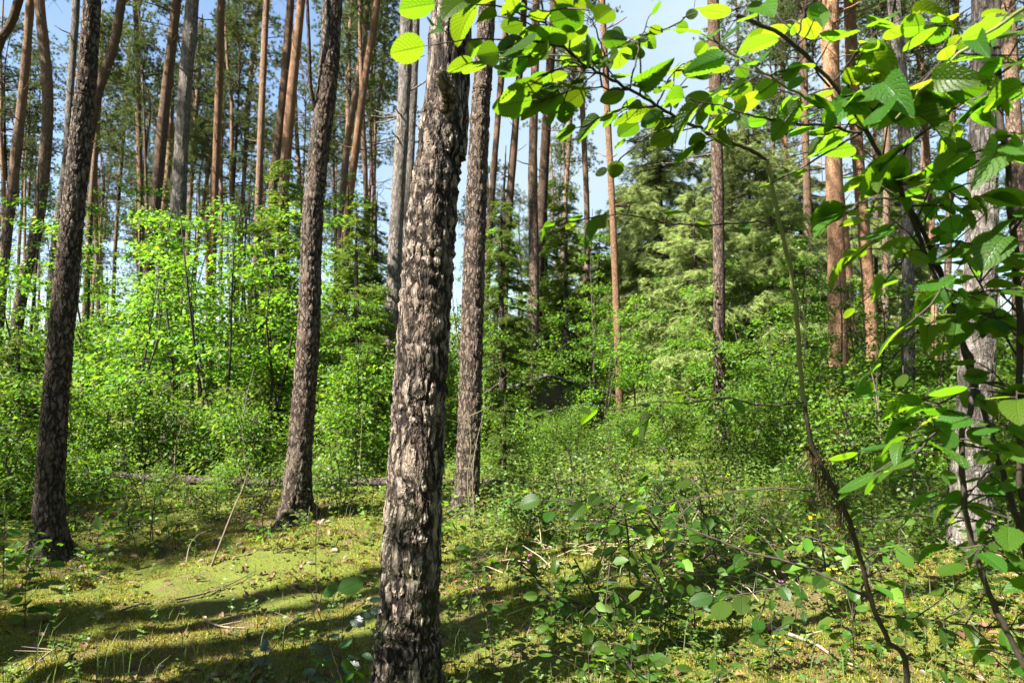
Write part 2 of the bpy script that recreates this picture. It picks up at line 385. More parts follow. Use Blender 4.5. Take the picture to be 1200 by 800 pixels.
# ------------------------------------------------------------------ broadleaf saplings and bushes
def sapling(seed, H=4., Rr=1.3, stems=2, nb=30, leaf=.065, per=85, layered=.8, h0=.15, simple=True, up=.18):
    """returns stem builder and foliage builder; base at the origin"""
    r = np.random.default_rng(seed); st = MB(); fo = MB(); pos, ax, no, sz = [], [], [], []
    for s in range(stems):
        a = r.uniform(0, 6.283); off = np.array((math.cos(a), math.sin(a), 0)) * (.15 if stems > 1 else 0); ln = np.array((math.cos(a), math.sin(a), 0)) * Rr * .5 * (stems > 1) * r.uniform(.3, 1)
        hh = H * r.uniform(.75, 1)
        ax0 = smooth_path([off * .3, off + ln * .3 + np.array((0, 0, hh * .35)) + rvec(r, 1)[0] * .05, off + ln * .7 + np.array((0, 0, hh * .7)) + rvec(r, 1)[0] * .1, off + ln + np.array((0, 0, hh))], 14)
        st.tube(ax0, np.linspace(.009 * H * .8, .006, 14), 5, 0)
        for b in range(nb // stems):
            f = h0 + (1 - h0) * r.random() ** .9; i = min(12, int(f * 13)); p0 = ax0[i]
            l = Rr * r.uniform(.45, 1.05) * (1.0 - .55 * max(0, f - .4) / .6)
            aa = r.uniform(0, 6.283); d = np.array((math.cos(aa), math.sin(aa), 0)); u = r.uniform(-.1, 2 * up)
            pts = smooth_path([p0, p0 + d * l * .5 + np.array((0, 0, u * l * .7)), p0 + d * l + np.array((0, 0, u * l * .6))], 7)
            st.tube(pts, np.linspace(.007, .002, 7), 3, 0, False)
            n = int(per * l / Rr * r.uniform(.6, 1.2)); t = r.uniform(.2, 1.03, n); idx = np.minimum(t, 1) * 6; i0 = np.minimum(idx.astype(int), 5); fr = (idx - i0)[:, None]
            q = pts[i0] * (1 - fr) + pts[i0 + 1] * fr; sd = np.cross(d, (0, 0, 1))
            lat = r.normal(0, .16 * l + .05, n) * (1.1 - .5 * t)
            q = q + sd * lat[:, None] + np.array((0, 0, 1)) * (r.normal(0, .035 + .12 * (1 - layered), n) - .25 * np.abs(lat) * .3)[:, None]
            y = nrm(d * r.uniform(.2, 1, (n, 1)) + sd * np.sign(lat)[:, None] * r.uniform(.1, 1, (n, 1)) + rvec(r, n) * .35 + np.array((0, 0, -.2)))
            pos.append(q); ax.append(y); no.append(np.array((0, 0, 1.)) + rvec(r, n) * (.34 + .5 * (1 - layered))); sz.append(leaf * r.uniform(.55, 1.25, n))
    pos, ax, no, sz = map(np.concatenate, (pos, ax, no, sz))
    T = LEAF_S if simple else LEAF_6
    fo.inst(T[0], T[1], frames(ax, no, sz), pos)
    return st, fo

# ------------------------------------------------------------------ prototypes kept for copying
PROTO = {}
def proto(key, mb, name, mats):
    o = mb.build(name, mats); C.objects.unlink(o); PROTO[key] = o
for i in range(5):
    proto('pc%d' % i, pine_crown(20 + i, needles=26, H=[7.5, 6.5, 8.5, 7, 6][i], Rr=[2.1, 1.8, 2.3, 1.7, 1.5][i], nb=[54, 48, 60, 46, 42][i]), 'crown', [M['needle_pine'], M['bark_far']])
for i in range(3):
    proto('sc%d' % i, spruce_crown(40 + i, H=[8.5, 6., 4.][i], Rr=[1.7, 1.5, 1.1][i], h0=[.5, .35, .2][i], nl=.085, w=.017, density=1.5, whorl=.26), 'crown', [M['needle_spruce'], M['bark_spruce']])
for i in range(2):
    proto('lc%d' % i, spruce_crown(50 + i, H=[9., 7.][i], Rr=[2.6, 2.3][i], h0=.3, whorl=.2, droop=.3, nl=.12, w=.016, density=1.15, sag=.7, per=18, prof=.5), 'crown', [M['needle_pale'], M['bark_spruce']])
SAPS = {}
def sap_proto(key, mat, **kw):
    st, fo = sapling(**kw)
    proto(key + 's', st, 'stem', [M['stem']]); proto(key + 'f', fo, 'foliage', [mat])
sap_proto('b0', M['leaf_bush'], seed=60, H=4.2, Rr=1.5, stems=2, nb=33, leaf=.088, per=165)
sap_proto('b1', M['leaf_bush'], seed=61, H=3.6, Rr=1.3, stems=3, nb=32, leaf=.085, per=150)
sap_proto('b2', M['leaf_bush'], seed=62, H=5.0, Rr=1.4, stems=1, nb=29, leaf=.088, per=165)
sap_proto('t0', M['leaf_bush'], seed=70, H=7., Rr=1.25, stems=1, nb=34, leaf=.085, per=95, layered=.9, h0=.3)
sap_proto('m0', M['leaf_mid'], seed=63, H=2.0, Rr=1.1, stems=4, nb=60, leaf=.08, per=120, layered=.5, h0=.05)
sap_proto('m1', M['leaf_mid'], seed=64, H=1.4, Rr=.9, stems=5, nb=55, leaf=.065, per=110, layered=.4, h0=.05)
sap_proto('m2', M['leaf_mid'], seed=65, H=3.2, Rr=1.3, stems=2, nb=40, leaf=.09, per=125, layered=.7)
sap_proto('h0', M['leaf_herb'], seed=66, H=.7, Rr=.45, stems=5, nb=36, leaf=.05, per=36, layered=.35, h0=.1)
sap_proto('h1', M['leaf_herb'], seed=67, H=.95, Rr=.4, stems=4, nb=32, leaf=.06, per=32, layered=.5, h0=.1)

# ------------------------------------------------------------------ trees
def trunk_path(px, d, H, base_ext=True):
    pts = [P(u, v, d) for u, v in px]            # listed from the top of the picture down
    pts = pts[::-1]                              # bottom up
    p0, p1 = pts[0], pts[1]
    g = float(gh(p0[0], d))
    dirn = (p1 - p0) / max(1e-3, (p1 - p0)[2])
    if p0[2] > g + .05:
        base = p0 - dirn * .6 * (p0[2] - g); base[2] = g
        pts = [base] + pts
    top = pts[-1]; dirt = pts[-1] - pts[-2]; dirt = dirt / max(1e-3, dirt[2])
    if top[2] < H - .5:
        hh = H - top[2]; pts += [top + np.array((dirt[0] * .75, 0, 1)) * hh * .5, top + np.array((dirt[0] * .55, 0, 1)) * hh]
    return np.array(pts)

def pine(label, px, d, wb, wt, H=18., crown=None, mat='bark_far', seg=10, rings=40, flare=.25, ydrift=.3, group=None, cs=1., name='pine_tree', ch=.62, seed=0, stubs=4, wfrac=None):
    r = np.random.default_rng(seed + int(d * 100) + int(px[0][0]))
    pts = trunk_path(px, d, H)
    z0 = pts[0][2]
    hts = (pts[:, 2] - z0) / (H - z0)
    pts[:, 1] += ydrift * r.normal() * hts * 1.5
    path = smooth_path(pts, rings)
    # radii: wb is the picture width at the lowest traced point, wt at the topmost one
    zb, zt = P(*px[-1], d)[2], P(*px[0], d)[2]
    rb, rt = wb * d / F / 2, wt * d / F / 2
    z = path[:, 2]; k = (z - zb) / max(.1, zt - zb)
    rad = np.where(z < zt, rb + (rt - rb) * np.clip(k, -.1, 1), rt * (1 - .75 * np.clip((z - zt) / max(.5, H - zt), 0, 1) ** 1.2))
    if H <= zt + .6: rad = np.maximum(rb + (rt - rb) * k, .02)
    rad = rad * (1 + flare * np.exp(-(z - z0) / .2)) * (1 + .03 * r.normal(size=len(z)))
    base = path[0].copy(); root = empty(name, base, label, 'pine tree' if name == 'pine_tree' else name.replace('_', ' '), group)
    loc = path - base
    loc[0, 2] -= .12
    mb = MB()
    mb.tube(loc, rad, seg, 0, True)
    V = mb.V[0].reshape(len(loc), seg, 3)                # uneven cross-section
    th = np.linspace(0, 2 * np.pi, seg, endpoint=False)
    wob = 1 + .035 * np.sin(3 * th[None] + r.uniform(0, 6) + loc[:, 2:3] * .5) + .03 * np.sin(2 * th[None] + r.uniform(0, 6) - loc[:, 2:3] * .9)
    wob = wob + (flare * 1.6 * np.exp(-loc[:, 2:3] / .17)) * np.maximum(0, np.sin(3. * th[None] + r.uniform(0, 6)))
    mb.V[0] = (loc[:, None] + (V - loc[:, None]) * wob[:, :, None]).reshape(-1, 3)
    for s in range(stubs):                               # dead stubs left on the bole
        i = int(r.integers(int(rings * .3), int(rings * .8))); a = r.uniform(0, 6.283); dd = np.array((math.cos(a), math.sin(a), r.uniform(-.2, .5)))
        L = r.uniform(.08, .5) + rad[i]
        mb.tube([loc[i], loc[i] + dd * L * .6, loc[i] + dd * L + np.array((0, 0, .05))], [.02, .014, .008], 4, 0)
    t = mb.build('trunk', [M[mat]], root)
    if crown is not None:
        i = int(np.argmin(np.abs(z - (z0 + (H - z0) * ch)))); hc = PROTO[crown].data; 
        s = cs * (H - z[i]) / 7.0
        share(PROTO[crown], root, tuple(loc[i]), (s, s, s), r.uniform(0, 6.28))
    return root, path, rad

# near trunks --------------------------------------------------------------------------------
pine('dark shaded pine with ragged bark and flared foot beside the dark bushes', [(108, 0), (97, 130), (83, 270), (68, 430), (60, 540), (55, 640)], 5.7, 30, 18, 17, 'pc0', 'bark_mid', 96, 520, .5, .0, stubs=6, cs=1.1, ch=.7)
pine('slender grey pine with a kink and a dead side stem, alone at the moss clearing', [(390, 0), (383, 100), (367, 240), (362, 380), (352, 520), (345, 606)], 6.9, 28, 21, 17, 'pc1', 'bark_mid', 96, 520, .45, .0, stubs=4, cs=1.05, ch=.7)
main_root, main_path, main_rad = pine('thick rough-barked foreground pine with a broken branch stub', [(530, 0), (520, 135), (505, 270), (488, 540), (476, 800)], 3.0, 71, 46, 18, 'pc3', 'bark_near', 200, 1000, .15, .0, stubs=0, cs=.9, ch=.75)
pine('straight grey-brown pine close behind the thick foreground pine', [(571, 0), (563, 130), (557, 270), (549, 540), (546, 600)], 7.1, 28, 20, 18, 'pc4', 'bark_mid', 96, 520, .2, .0, stubs=5, cs=.85, ch=.78)
pine('broad pale grey trunk standing behind the hazel stems', [(1153, 0), (1150, 263), (1143, 450), (1137, 560), (1135, 640)], 5.8, 40, 25, 17, 'pc4', 'bark_pale', 96, 520, .25, .0, stubs=4)

# broken stub of the main pine
b = P(520, 128, 2.93) - main_path[0]
mb = MB(); mb.tube(smooth_path([b, b + np.array((.03, -.07, .02)), b + np.array((.02, -.14, .05)), b + np.array((-.005, -.19, .085))], 10), [.042, .036, .032, .031, .03, .03, .029, .028, .027, .02], 14, 0)
mb.build('branch_stub', [M['bark_mid']], main_root)

T = [  # label, traced path (top first), depth, width at bottom, width at top, height, crown
 ('leaning pine crossing the upper corner beside the dark shaded pine', [(24, 0), (14, 30), (-4, 70), (-12, 200)], 17, 10, 9, 17, 'pc1'),
 ('dark reddish pine, outermost of the cluster beside the shaded trunk', [(42, 0), (33, 100), (22, 190), (8, 300), (-2, 400)], 17, 12, 9, 17, 'pc2'),
 ('curved reddish pine bowing out left of the dark shaded trunk', [(46, 0), (54, 80), (55, 150), (44, 260), (26, 340), (8, 470)], 15, 14, 11, 16, 'pc0'),
 ('thin pale pine half hidden behind the dark shaded trunk', [(84, 0), (78, 110), (74, 190), (62, 290), (56, 390)], 18, 9, 8, 18, 'pc3'),
 ('dark forked pine leaning across behind the shaded trunk', [(143, 0), (132, 60), (112, 122), (90, 260), (80, 400)], 14, 13, 10, 17, 'pc1'),
 ('thin reddish pine just clear of the shaded trunk', [(121, 100), (115, 180), (107, 268), (103, 330)], 24, 7, 6, 14, 'pc4'),
 ('slim straight pine between the shaded trunk and the branchy pine', [(160, 0), (161, 120), (165, 255), (166, 330)], 27, 7, 6, 19, 'pc2'),
 ('branchy orange pine with bare crooked limbs high up', [(202, 0), (193, 90), (187, 150), (177, 270), (172, 330)], 18, 13, 11, 17, 'pc2'),
 ('brightly sunlit pale pine rising out of the bright saplings', [(237, 0), (224, 130), (213, 265), (205, 350), (202, 420)], 14, 17, 15, 17, 'pc0'),
 ('dark thin pine right behind the brightly sunlit pine', [(239, 40), (231, 150), (224, 240), (221, 300)], 32, 5, 5, 18, 'pc3'),
 ('orange-topped pine just past the brightly sunlit pine', [(262, 0), (258, 118), (251, 265), (248, 375)], 20, 10, 8, 18, 'pc4'),
 ('dark thread-thin pine left of the pale sunlit pair', [(304, 0), (293, 110), (283, 265), (280, 320)], 34, 5, 5, 20, 'pc1'),
 ('pale sunlit slim pine, first of the pair beside the kinked pine', [(310, 0), (305, 130), (301, 270), (299, 330)], 22, 9, 7, 18, 'pc3'),
 ('brown pine second from the kinked pine, bent near the top', [(337, 0), (328, 120), (318, 215), (315, 300), (313, 360)], 19, 11, 9, 18, 'pc0'),
 ('thick reddish pine nearest behind the kinked pine', [(357, 0), (345, 110), (335, 220), (331, 320)], 17, 13, 10, 18, 'pc2'),
 ('thin dark leaning pole behind the bright saplings', [(245, 150), (236, 220), (229, 275), (225, 320)], 28, 5, 4, 12, 'pc4'),
 ('short reddish pine left of the brightly sunlit pine', [(204, 170), (198, 230), (192, 280), (190, 330)], 30, 7, 6, 14, 'pc1'),
 ('thread-thin dark pole right of the shaded trunk', [(153, 50), (146, 150), (137, 268), (134, 330)], 33, 4, 4, 16, 'pc4'),
 ('leaning sunlit pine with orange bark left of the thick pine', [(442, 0), (428, 90), (416, 180), (404, 280), (392, 390)], 16, 10, 8, 18, 'pc3'),
 ('dim reddish pine leaning alongside the sunlit leaning pine', [(433, 0), (420, 100), (408, 170), (402, 240), (399, 320)], 21, 8, 7, 18, 'pc1'),
 ('thread-thin pole between the leaning pines and the thick pine', [(453, 0), (447, 90), (438, 160), (433, 220), (430, 300)], 28, 4, 4, 18, 'pc4'),
 ('thin straight pine low between the kinked and the thick pine', [(426, 150), (429, 220), (430, 330), (426, 440)], 18, 6, 6, 13, 'pc3'),
 ('grey pine immediately left of the thick foreground pine', [(476, 0), (473, 110), (464, 270), (458, 420)], 11, 17, 15, 17, 'pc1'),
 ('pale ash-grey pine squeezed against the thick pine', [(489, 0), (485, 110), (477, 270), (470, 430)], 15, 13, 12, 18, 'pc0'),
 ('slim sunlit pine just past the grey-brown pine', [(597, 0), (588, 90), (576, 240), (570, 340)], 22, 8, 7, 18, 'pc4'),
 ('reddish-brown pine second past the grey-brown pine', [(612, 40), (604, 150), (596, 255), (592, 330)], 22, 9, 8, 18, 'pc1'),
 ('dark straight trunk standing among the dark spruces', [(628, 60), (625, 200), (626, 300), (625, 435)], 17, 13, 10, 16, 'pc3'),
 ('brown pine leaning beside the dark straight spruce-side trunk', [(648, 30), (641, 130), (634, 260), (630, 350)], 20, 12, 10, 17, 'pc4'),
 ('thin forked pine under the hanging hazel leaves', [(674, 70), (669, 140), (664, 220), (660, 300), (659, 420)], 26, 6, 5, 14, 'pc4'),
 ('slim pine with a dark lower bole above the low board roof', [(680, 20), (685, 140), (689, 260), (686, 380), (684, 465)], 20, 8, 6, 15, 'pc1'),
 ('slender red-barked pine alone against the pale conifers', [(706, 0), (712, 130), (719, 270), (724, 400), (727, 510)], 15, 9, 7, 15.5, 'pc4'),
 ('purplish straight pine between the pale conifers and the leaning shoot', [(836, 0), (839, 130), (842, 270), (843, 420), (844, 535)], 12, 14, 14, 16, 'pc3'),
 ('stout pink-brown pine behind the hazel branches', [(970, 0), (973, 130), (978, 270), (981, 400), (983, 500)], 12, 20, 18, 17, 'pc2'),
 ('dark pine close alongside the stout pink-brown pine', [(958, 0), (968, 130), (982, 240), (992, 330), (999, 490)], 16, 11, 10, 17, 'pc1'),
 ('bright orange pine between the stout pine and the silvery pine', [(998, 0), (1003, 120), (1013, 260), (1021, 380), (1024, 530)], 14, 15, 13, 17, 'pc3'),
 ('silvery pale pine with bare lower bole behind the hazel', [(1049, -10), (1058, 90), (1064, 230), (1065, 400), (1063, 545)], 11.5, 14, 13, 16, 'pc1'),
 ('thin pale pine left of the silvery pine', [(1046, 180), (1042, 290), (1039, 400), (1038, 450)], 21, 9, 7, 15, 'pc4'),
 ('reddish slim pine behind the leaning green shoot', [(944, 60), (945, 150), (948, 260), (952, 380)], 24, 10, 8, 16, 'pc2'),
 ('thin rusty pole left of the reddish slim pine', [(918, 60), (921, 150), (926, 260), (929, 380)], 26, 6, 5, 16, 'pc4'),
 ('thin rusty pine between the silvery and the broad pale trunk', [(1088, 60), (1091, 150), (1096, 260), (1098, 400)], 24, 7, 6, 16, 'pc1'),
 ('slim pine hugging the broad pale trunk', [(1114, 40), (1111, 160), (1109, 300), (1107, 420)], 22, 8, 7, 16, 'pc0'),
 ('dark reddish pine past the broad pale trunk', [(1181, 0), (1187, 100), (1194, 260), (1198, 420)], 12, 17, 16, 17, 'pc3'),
]
for i, (lab, px, d, wb, wt, H, cr) in enumerate(T):  # the sunlit pine wears pale bark, its sunlight put into the colour
    pine(lab, px, d, wb, wt, H, cr, 'bark_pale' if any(q in lab for q in ('sunlit pale', 'half hidden', 'ash-grey', 'silvery pale', 'grey pine immed')) else 'bark_orange' if any(q in lab for q in ('bright orange', 'orange-topped', 'stout pink', 'red-barked', 'orange bark', 'thick reddish', 'rusty')) else 'bark_far', 12, 44, .2, .25, 'pines standing behind the saplings', seed=i * 7, stubs=14 if wb > 7 else 8, ch=.8 if d < 23 and -50 < px[0][0] < 720 else .6, cs=1.35 if d < 23 and px[0][0] < 720 else 1.1)

# dead side stem on the kinked pine
kr = [o for o in C.objects if o.get('label', '').startswith('slender grey pine')][0]
k0 = np.array(kr.location)
mb = MB(); mb.tube(smooth_path([P(372, 130, 6.88) - k0, P(364, 105, 6.8) - k0, P(362, 50, 6.75) - k0, P(360, 0, 6.7) - k0, P(357, -60, 6.7) - k0], 18), np.linspace(.024, .012, 18), 7, 0)
mb.build('dead_stem', [M['bark_spruce']], kr)

# far pines filling the depth of the wood
def far_pine(u, d, lab, grp, H, cr, k, ch=.6, ln=1.):
    x = (u - 600) / F * d; r = np.random.default_rng(900 + k); lean = r.normal() * .03 * ln
    b = np.array((x, d, float(gh(x, d)))); root = empty('pine_tree', b, lab, 'pine tree', grp)
    mb = MB(); n = 12; z = np.linspace(-.1, H, n); wv = np.cumsum(r.normal(size=n)) * .06 * (.3 + .7 * ln)
    mb.tube(np.stack([z * lean + wv, z * r.normal() * .02 * ln, z], 1), np.interp(z, [0, H * .6, H], [.12, .085, .02]) * (1.35 if d < 2 else r.uniform(.55, 1.25)), 7)
    mb.build('trunk', [M['bark_far']], root)
    i = int(n * (ch if d < 2 else r.uniform(.46, .64))); s = H * .42 / 7 * ((1 - ch) / .4 if d < 2 else .82)
    share(PROTO[cr], root, (z[i] * lean + wv[i], 0, z[i]), (s, s, s), r.uniform(0, 6.28))
rf = np.random.default_rng(5)
k = 0
for j in range(50):
    u = rf.uniform(-120, 470); d = rf.uniform(24, 62)
    far_pine(u, d, 'slender distant pine far back among the trunks left of the thick pine', 'distant pines left of the thick pine', rf.uniform(15, 21), 'pc%d' % rf.integers(0, 5), k); k += 1
for j in range(9):
    u = rf.uniform(555, 670); d = rf.uniform(30, 60)
    far_pine(u, d, 'slender distant pine far back between the thick pine and the sky gap', 'distant pines short of the sky gap', rf.uniform(11, 15), 'pc%d' % rf.integers(0, 5), k); k += 1
for j in range(26):
    u = rf.uniform(860, 1320); d = rf.uniform(20, 55)
    far_pine(u, d, 'slender distant pine far back among the trunks behind the hazel', 'distant pines behind the hazel', rf.uniform(14, 20), 'pc%d' % rf.integers(0, 5), k); k += 1
# unseen pines left of and behind the viewer, placed and shaped for their shade
SHADE = [(-7.6, .2, 19, .82), (-11.6, 1.3, 13.2, .4), (-7.9, -.4, 20, .84), (-9.2, -.1, 20, .82), (-8.5, .75, 19, .82), (-6.95, .02, 20, .84), (-5.7, -5.3, 16, .55), (-7.2, -6.2, 17, .55), (-11.5, -8.5, 17, .6)]
for j, (x, y, H_, ch_) in enumerate(SHADE):
    far_pine(600, 1.0, 'tall unseen pine placed left of the viewpoint for its shade', 'added shade pines left of the viewpoint', H_, 'pc%d' % (j % 5), k, ch_, (j % 3) * .35); k += 1
    o = list(C.objects)[-1].parent; o.location = (x, y, float(gh(x, y)))

r = np.random.default_rng(99); n_ = 0
while n_ < 34:  # unseen pines added all around to cut down the sky light
    x, y = r.uniform(-26, 26), r.uniform(-24, 16)
    along, perp = x * .866 + y * .5, -x * .5 + y * .866
    if abs(x) < .85 * y + 2.5 or math.hypot(x, y) < 4.5 or (along < 4 and -3.5 < perp < 12): continue
    far_pine(600, 1.0, 'unseen pine of the wood added around and behind the viewpoint to cut sky light', 'pines around the viewpoint', r.uniform(15, 19), 'pc%d' % (n_ % 5), 700 + n_); n_ += 1
    o = list(C.objects)[-1].parent; o.location = (x, y, float(gh(x, y)))

# ------------------------------------------------------------------ spruces and pale conifers
def conifer(key, u, d, H0, sc, lab, name='spruce_tree', cat='spruce tree', rz=0, zoff=0, grp=None):
    x = (u - 600) / F * d; root = empty(name, (x, d, float(gh(x, d))), lab, cat, grp)
    mb = MB(); z = np.linspace(-.1, H0 * sc * .99, 14); mb.tube(np.stack([.02 * np.sin(z * 1.3), .02 * np.cos(z), z], 1), np.linspace(.016 * H0 * sc + .02, .008, 14), 8)
    mb.build('trunk', [M['bark_spruce']], root)
    share(PROTO[key], root, (0, 0, zoff), (sc, sc, sc), rz)
    return root
G1 = 'dark spruces behind the grey-brown pine'
conifer('sc0', 588, 12.5, 8.5, .58, 'dark spruce right behind the grey-brown pine', rz=1.0, grp=G1)
conifer('sc0', 664, 18.5, 8.5, .8, 'dark spruce standing over the low board roof', rz=2.4, grp=G1)
conifer('sc1', 640, 21.0, 6., 1.2, 'taller dark spruce hidden behind the two in front of the roof', rz=.3, grp=G1)
conifer('sc1', 703, 19.0, 6., .85, 'dark spruce beside the slender red-barked pine', rz=3.3, grp=G1)
G2 = 'spruces between the kinked and the thick pine'
conifer('sc1', 418, 10.5, 6., .66, 'young spruce low between the kinked pine and the thick pine', rz=1.9, grp=G2)
conifer('sc0', 330, 13.0, 8.5, .68, 'spruce with bright branch tips beside the kinked pine', rz=.4, grp=G2)
conifer('sc0', 440, 15.0, 8.5, .66, 'shaded spruce deeper behind the leaning sunlit pine', rz=4., grp=G2)
o_ = conifer('sc1', 600, 2.3, 6., .78, 'unseen young spruce added left of the view to shade the near moss', grp='small spruces')
o_.location = (-5.95, 2.3, float(gh(-5.95, 2.3)))  # unseen spruce, added so its shadow darkens the near moss
conifer('sc2', 20, 8.6, 4., .5, 'small dark spruce in the shade beyond the shaded trunk', rz=2., grp='small spruces')
conifer('sc2', 622, 11.9, 4., .42, 'small spruce hiding the end of the board roof', rz=1., grp='small spruces')
conifer('sc2', 590, 8.4, 4., .27, 'knee-high spruce seedling right of the grey-brown pine', rz=2., grp='small spruces')
G3 = 'pale feathery conifers under the sky gap'
conifer('lc0', 775, 19, 9., .95, 'pale feathery conifer right of the slender red-barked pine', 'conifer', 'conifer', .3, 0, G3)
conifer('lc1', 815, 15.5, 7., .8, 'pale feathery conifer just left of the purplish pine', 'conifer', 'conifer', 2.2, 0, G3)
conifer('lc0', 735, 25, 9., .92, 'pale conifer behind the slender red-barked pine', 'conifer', 'conifer', 4.2, 0, G3)
conifer('lc0', 880, 21, 9., 1.05, 'tall pale conifer right of the purplish pine', 'conifer', 'conifer', 5.1, 0, G3)
conifer('lc1', 905, 16, 7., .85, 'pale conifer behind the leaning green shoot', 'conifer', 'conifer', .9, 0, G3)
conifer('lc0', 845, 30, 9., 1.25, 'tallest pale conifer, farthest under the sky gap', 'conifer', 'conifer', 1.4, 0, G3)
conifer('lc1', 1000, 22, 7., 1.0, 'pale conifer behind the bright orange pine', 'conifer', 'conifer', 3.4, 0, G3)
conifer('lc0', 760, 27, 9., 1.1, 'pale conifer deep behind the feathery one by the red-barked pine', 'conifer', 'conifer', 2.0, 0, G3)
conifer('lc1', 940, 26, 7., 1.35, 'pale conifer deep behind the leaning green shoot', 'conifer', 'conifer', 1.1, 0, G3)
conifer('lc0', 1060, 28, 9., 1.1, 'pale conifer deep behind the silvery pine', 'conifer', 'conifer', .2, 0, G3)
conifer('lc0', 680, 30, 9., .85, 'pale conifer glimpsed behind the dark spruces', 'conifer', 'conifer', 2.9, 0, G3)

# ------------------------------------------------------------------ saplings and bushes
def bush(key, u, d, sc, lab, name='bush', cat='bush', grp=None, rz=None, szz=1.):
    r = np.random.default_rng(int(u * 13 + d * 101)); x = (u - 600) / F * d
    root = empty(name, (x, d, float(gh(x, d)) - .02), lab, cat, grp, r.uniform(0, 6.28) if rz is None else rz)
    share(PROTO[key + 's'], root, (0, 0, 0), (sc, sc, sc * szz)); share(PROTO[key + 'f'], root, (0, 0, 0), (sc, sc, sc * szz))
    return root
GS = 'bright leafy saplings of the understorey'
for key, u, d, sc, lab in [
    ('b0', 150, 10.0, .80, 'bright sapling next to the dark shaded trunk'),
    ('b2', 205, 10.8, .82, 'bright tall sapling at the foot of the brightly sunlit pine'),
    ('b1', 255, 10.2, .92, 'bright spreading sapling in the middle of the sunlit thicket'),
    ('b0', 305, 10.6, .86, 'bright sapling reaching to the kinked pine'),
    ('b1', 115, 11.8, 1.0, 'sapling rising behind the dark shaded trunk'),
    ('b2', 175, 12.6, .9, 'second-row bright sapling below the branchy orange pine'),
    ('b0', 235, 13.0, 1.0, 'second-row bright sapling behind the middle of the thicket'),
    ('b2', 290, 12.8, .9, 'second-row bright sapling below the pale sunlit pair'),
    ('b1', 335, 12.2, .95, 'bright sapling directly behind the kinked pine'),
    ('b1', 60, 12.0, .9, 'shaded sapling left of the dark trunk'),
    ('b0', 20, 11.0, .9, 'shaded sapling at the edge beside the small spruce'),
    ('b1', 640, 17.5, .9, 'sapling between the dark spruces, behind the board roof'), ('b2', 690, 15.5, .75, 'lit sapling right beside the board roof'), ('b0', 585, 14.0, .72, 'lit sapling just past the grey-brown pine'),
    ('b1', 665, 19.0, 1.1, 'taller sapling deeper between the dark spruces'), ('b0', 900, 14.5, .8, 'lit sapling right of the purplish pine'), ('b2', 950, 15., .85, 'lit sapling left of the stout pink-brown pine'), ('b1', 1035, 14.5, .9, 'lit sapling between the orange and the silvery pine'),
    ('b1', 565, 11.6, .62, 'sapling whose leaves show just right of the grey-brown pine'), ('b0', 700, 12.6, .62, 'sapling just left of the slender red-barked pine'), ('b2', 745, 13.5, .55, 'sapling just right of the slender red-barked pine'),
    ('b0', 860, 11.8, .68, 'lit sapling close behind the purplish pine'), ('b1', 915, 11.2, .72, 'lit sapling beneath the leaning green shoot'), ('b2', 985, 11.0, .66, 'lit sapling before the stout pink-brown pine'), ('b1', 1040, 11.8, .8, 'lit sapling just left of the silvery pine'),
    ('b0', 1105, 10.4, .75, 'sapling between the silvery and the broad pale trunk'), ('b1', 450, 11.6, .72, 'sapling at the left flank of the thick pine'), ('b2', 415, 9.8, .5, 'small sapling right of the kinked pine'),
    ('t0', 105, 14.5, .85, 'tall thin sapling reaching up beside the dark shaded trunk'), ('t0', 165, 16.0, 1.0, 'tall thin sapling below the branchy orange pine'), ('t0', 228, 15.0, .84, 'tall thin sapling beside the brightly sunlit pine'),
    ('t0', 283, 17.0, .98, 'tall thin sapling below the pale sunlit slim pine'), ('t0', 335, 14.0, .9, 'tall thin sapling rising just left of the kinked pine'), ('t0', 405, 15.0, .95, 'tall thin sapling right of the kinked pine'),
    ('t0', 40, 13.0, .8, 'tall thin sapling left of the dark shaded trunk'), ('t0', 695, 16.5, .85, 'tall thin sapling left of the slender red-barked pine'), ('t0', 590, 15.5, .85, 'tall thin sapling right of the grey-brown pine'), ('t0', 925, 15.5, .85, 'tall thin sapling behind the leaning green shoot'),
    ('b2', 400, 12.5, .8, 'sapling between the kinked pine and the young spruce')]:
    bush(key, u, d, sc * (1.14 if u < 420 else 1.08), lab, 'sapling', 'sapling', GS)
GB = 'low bushes along the back of the clearing'
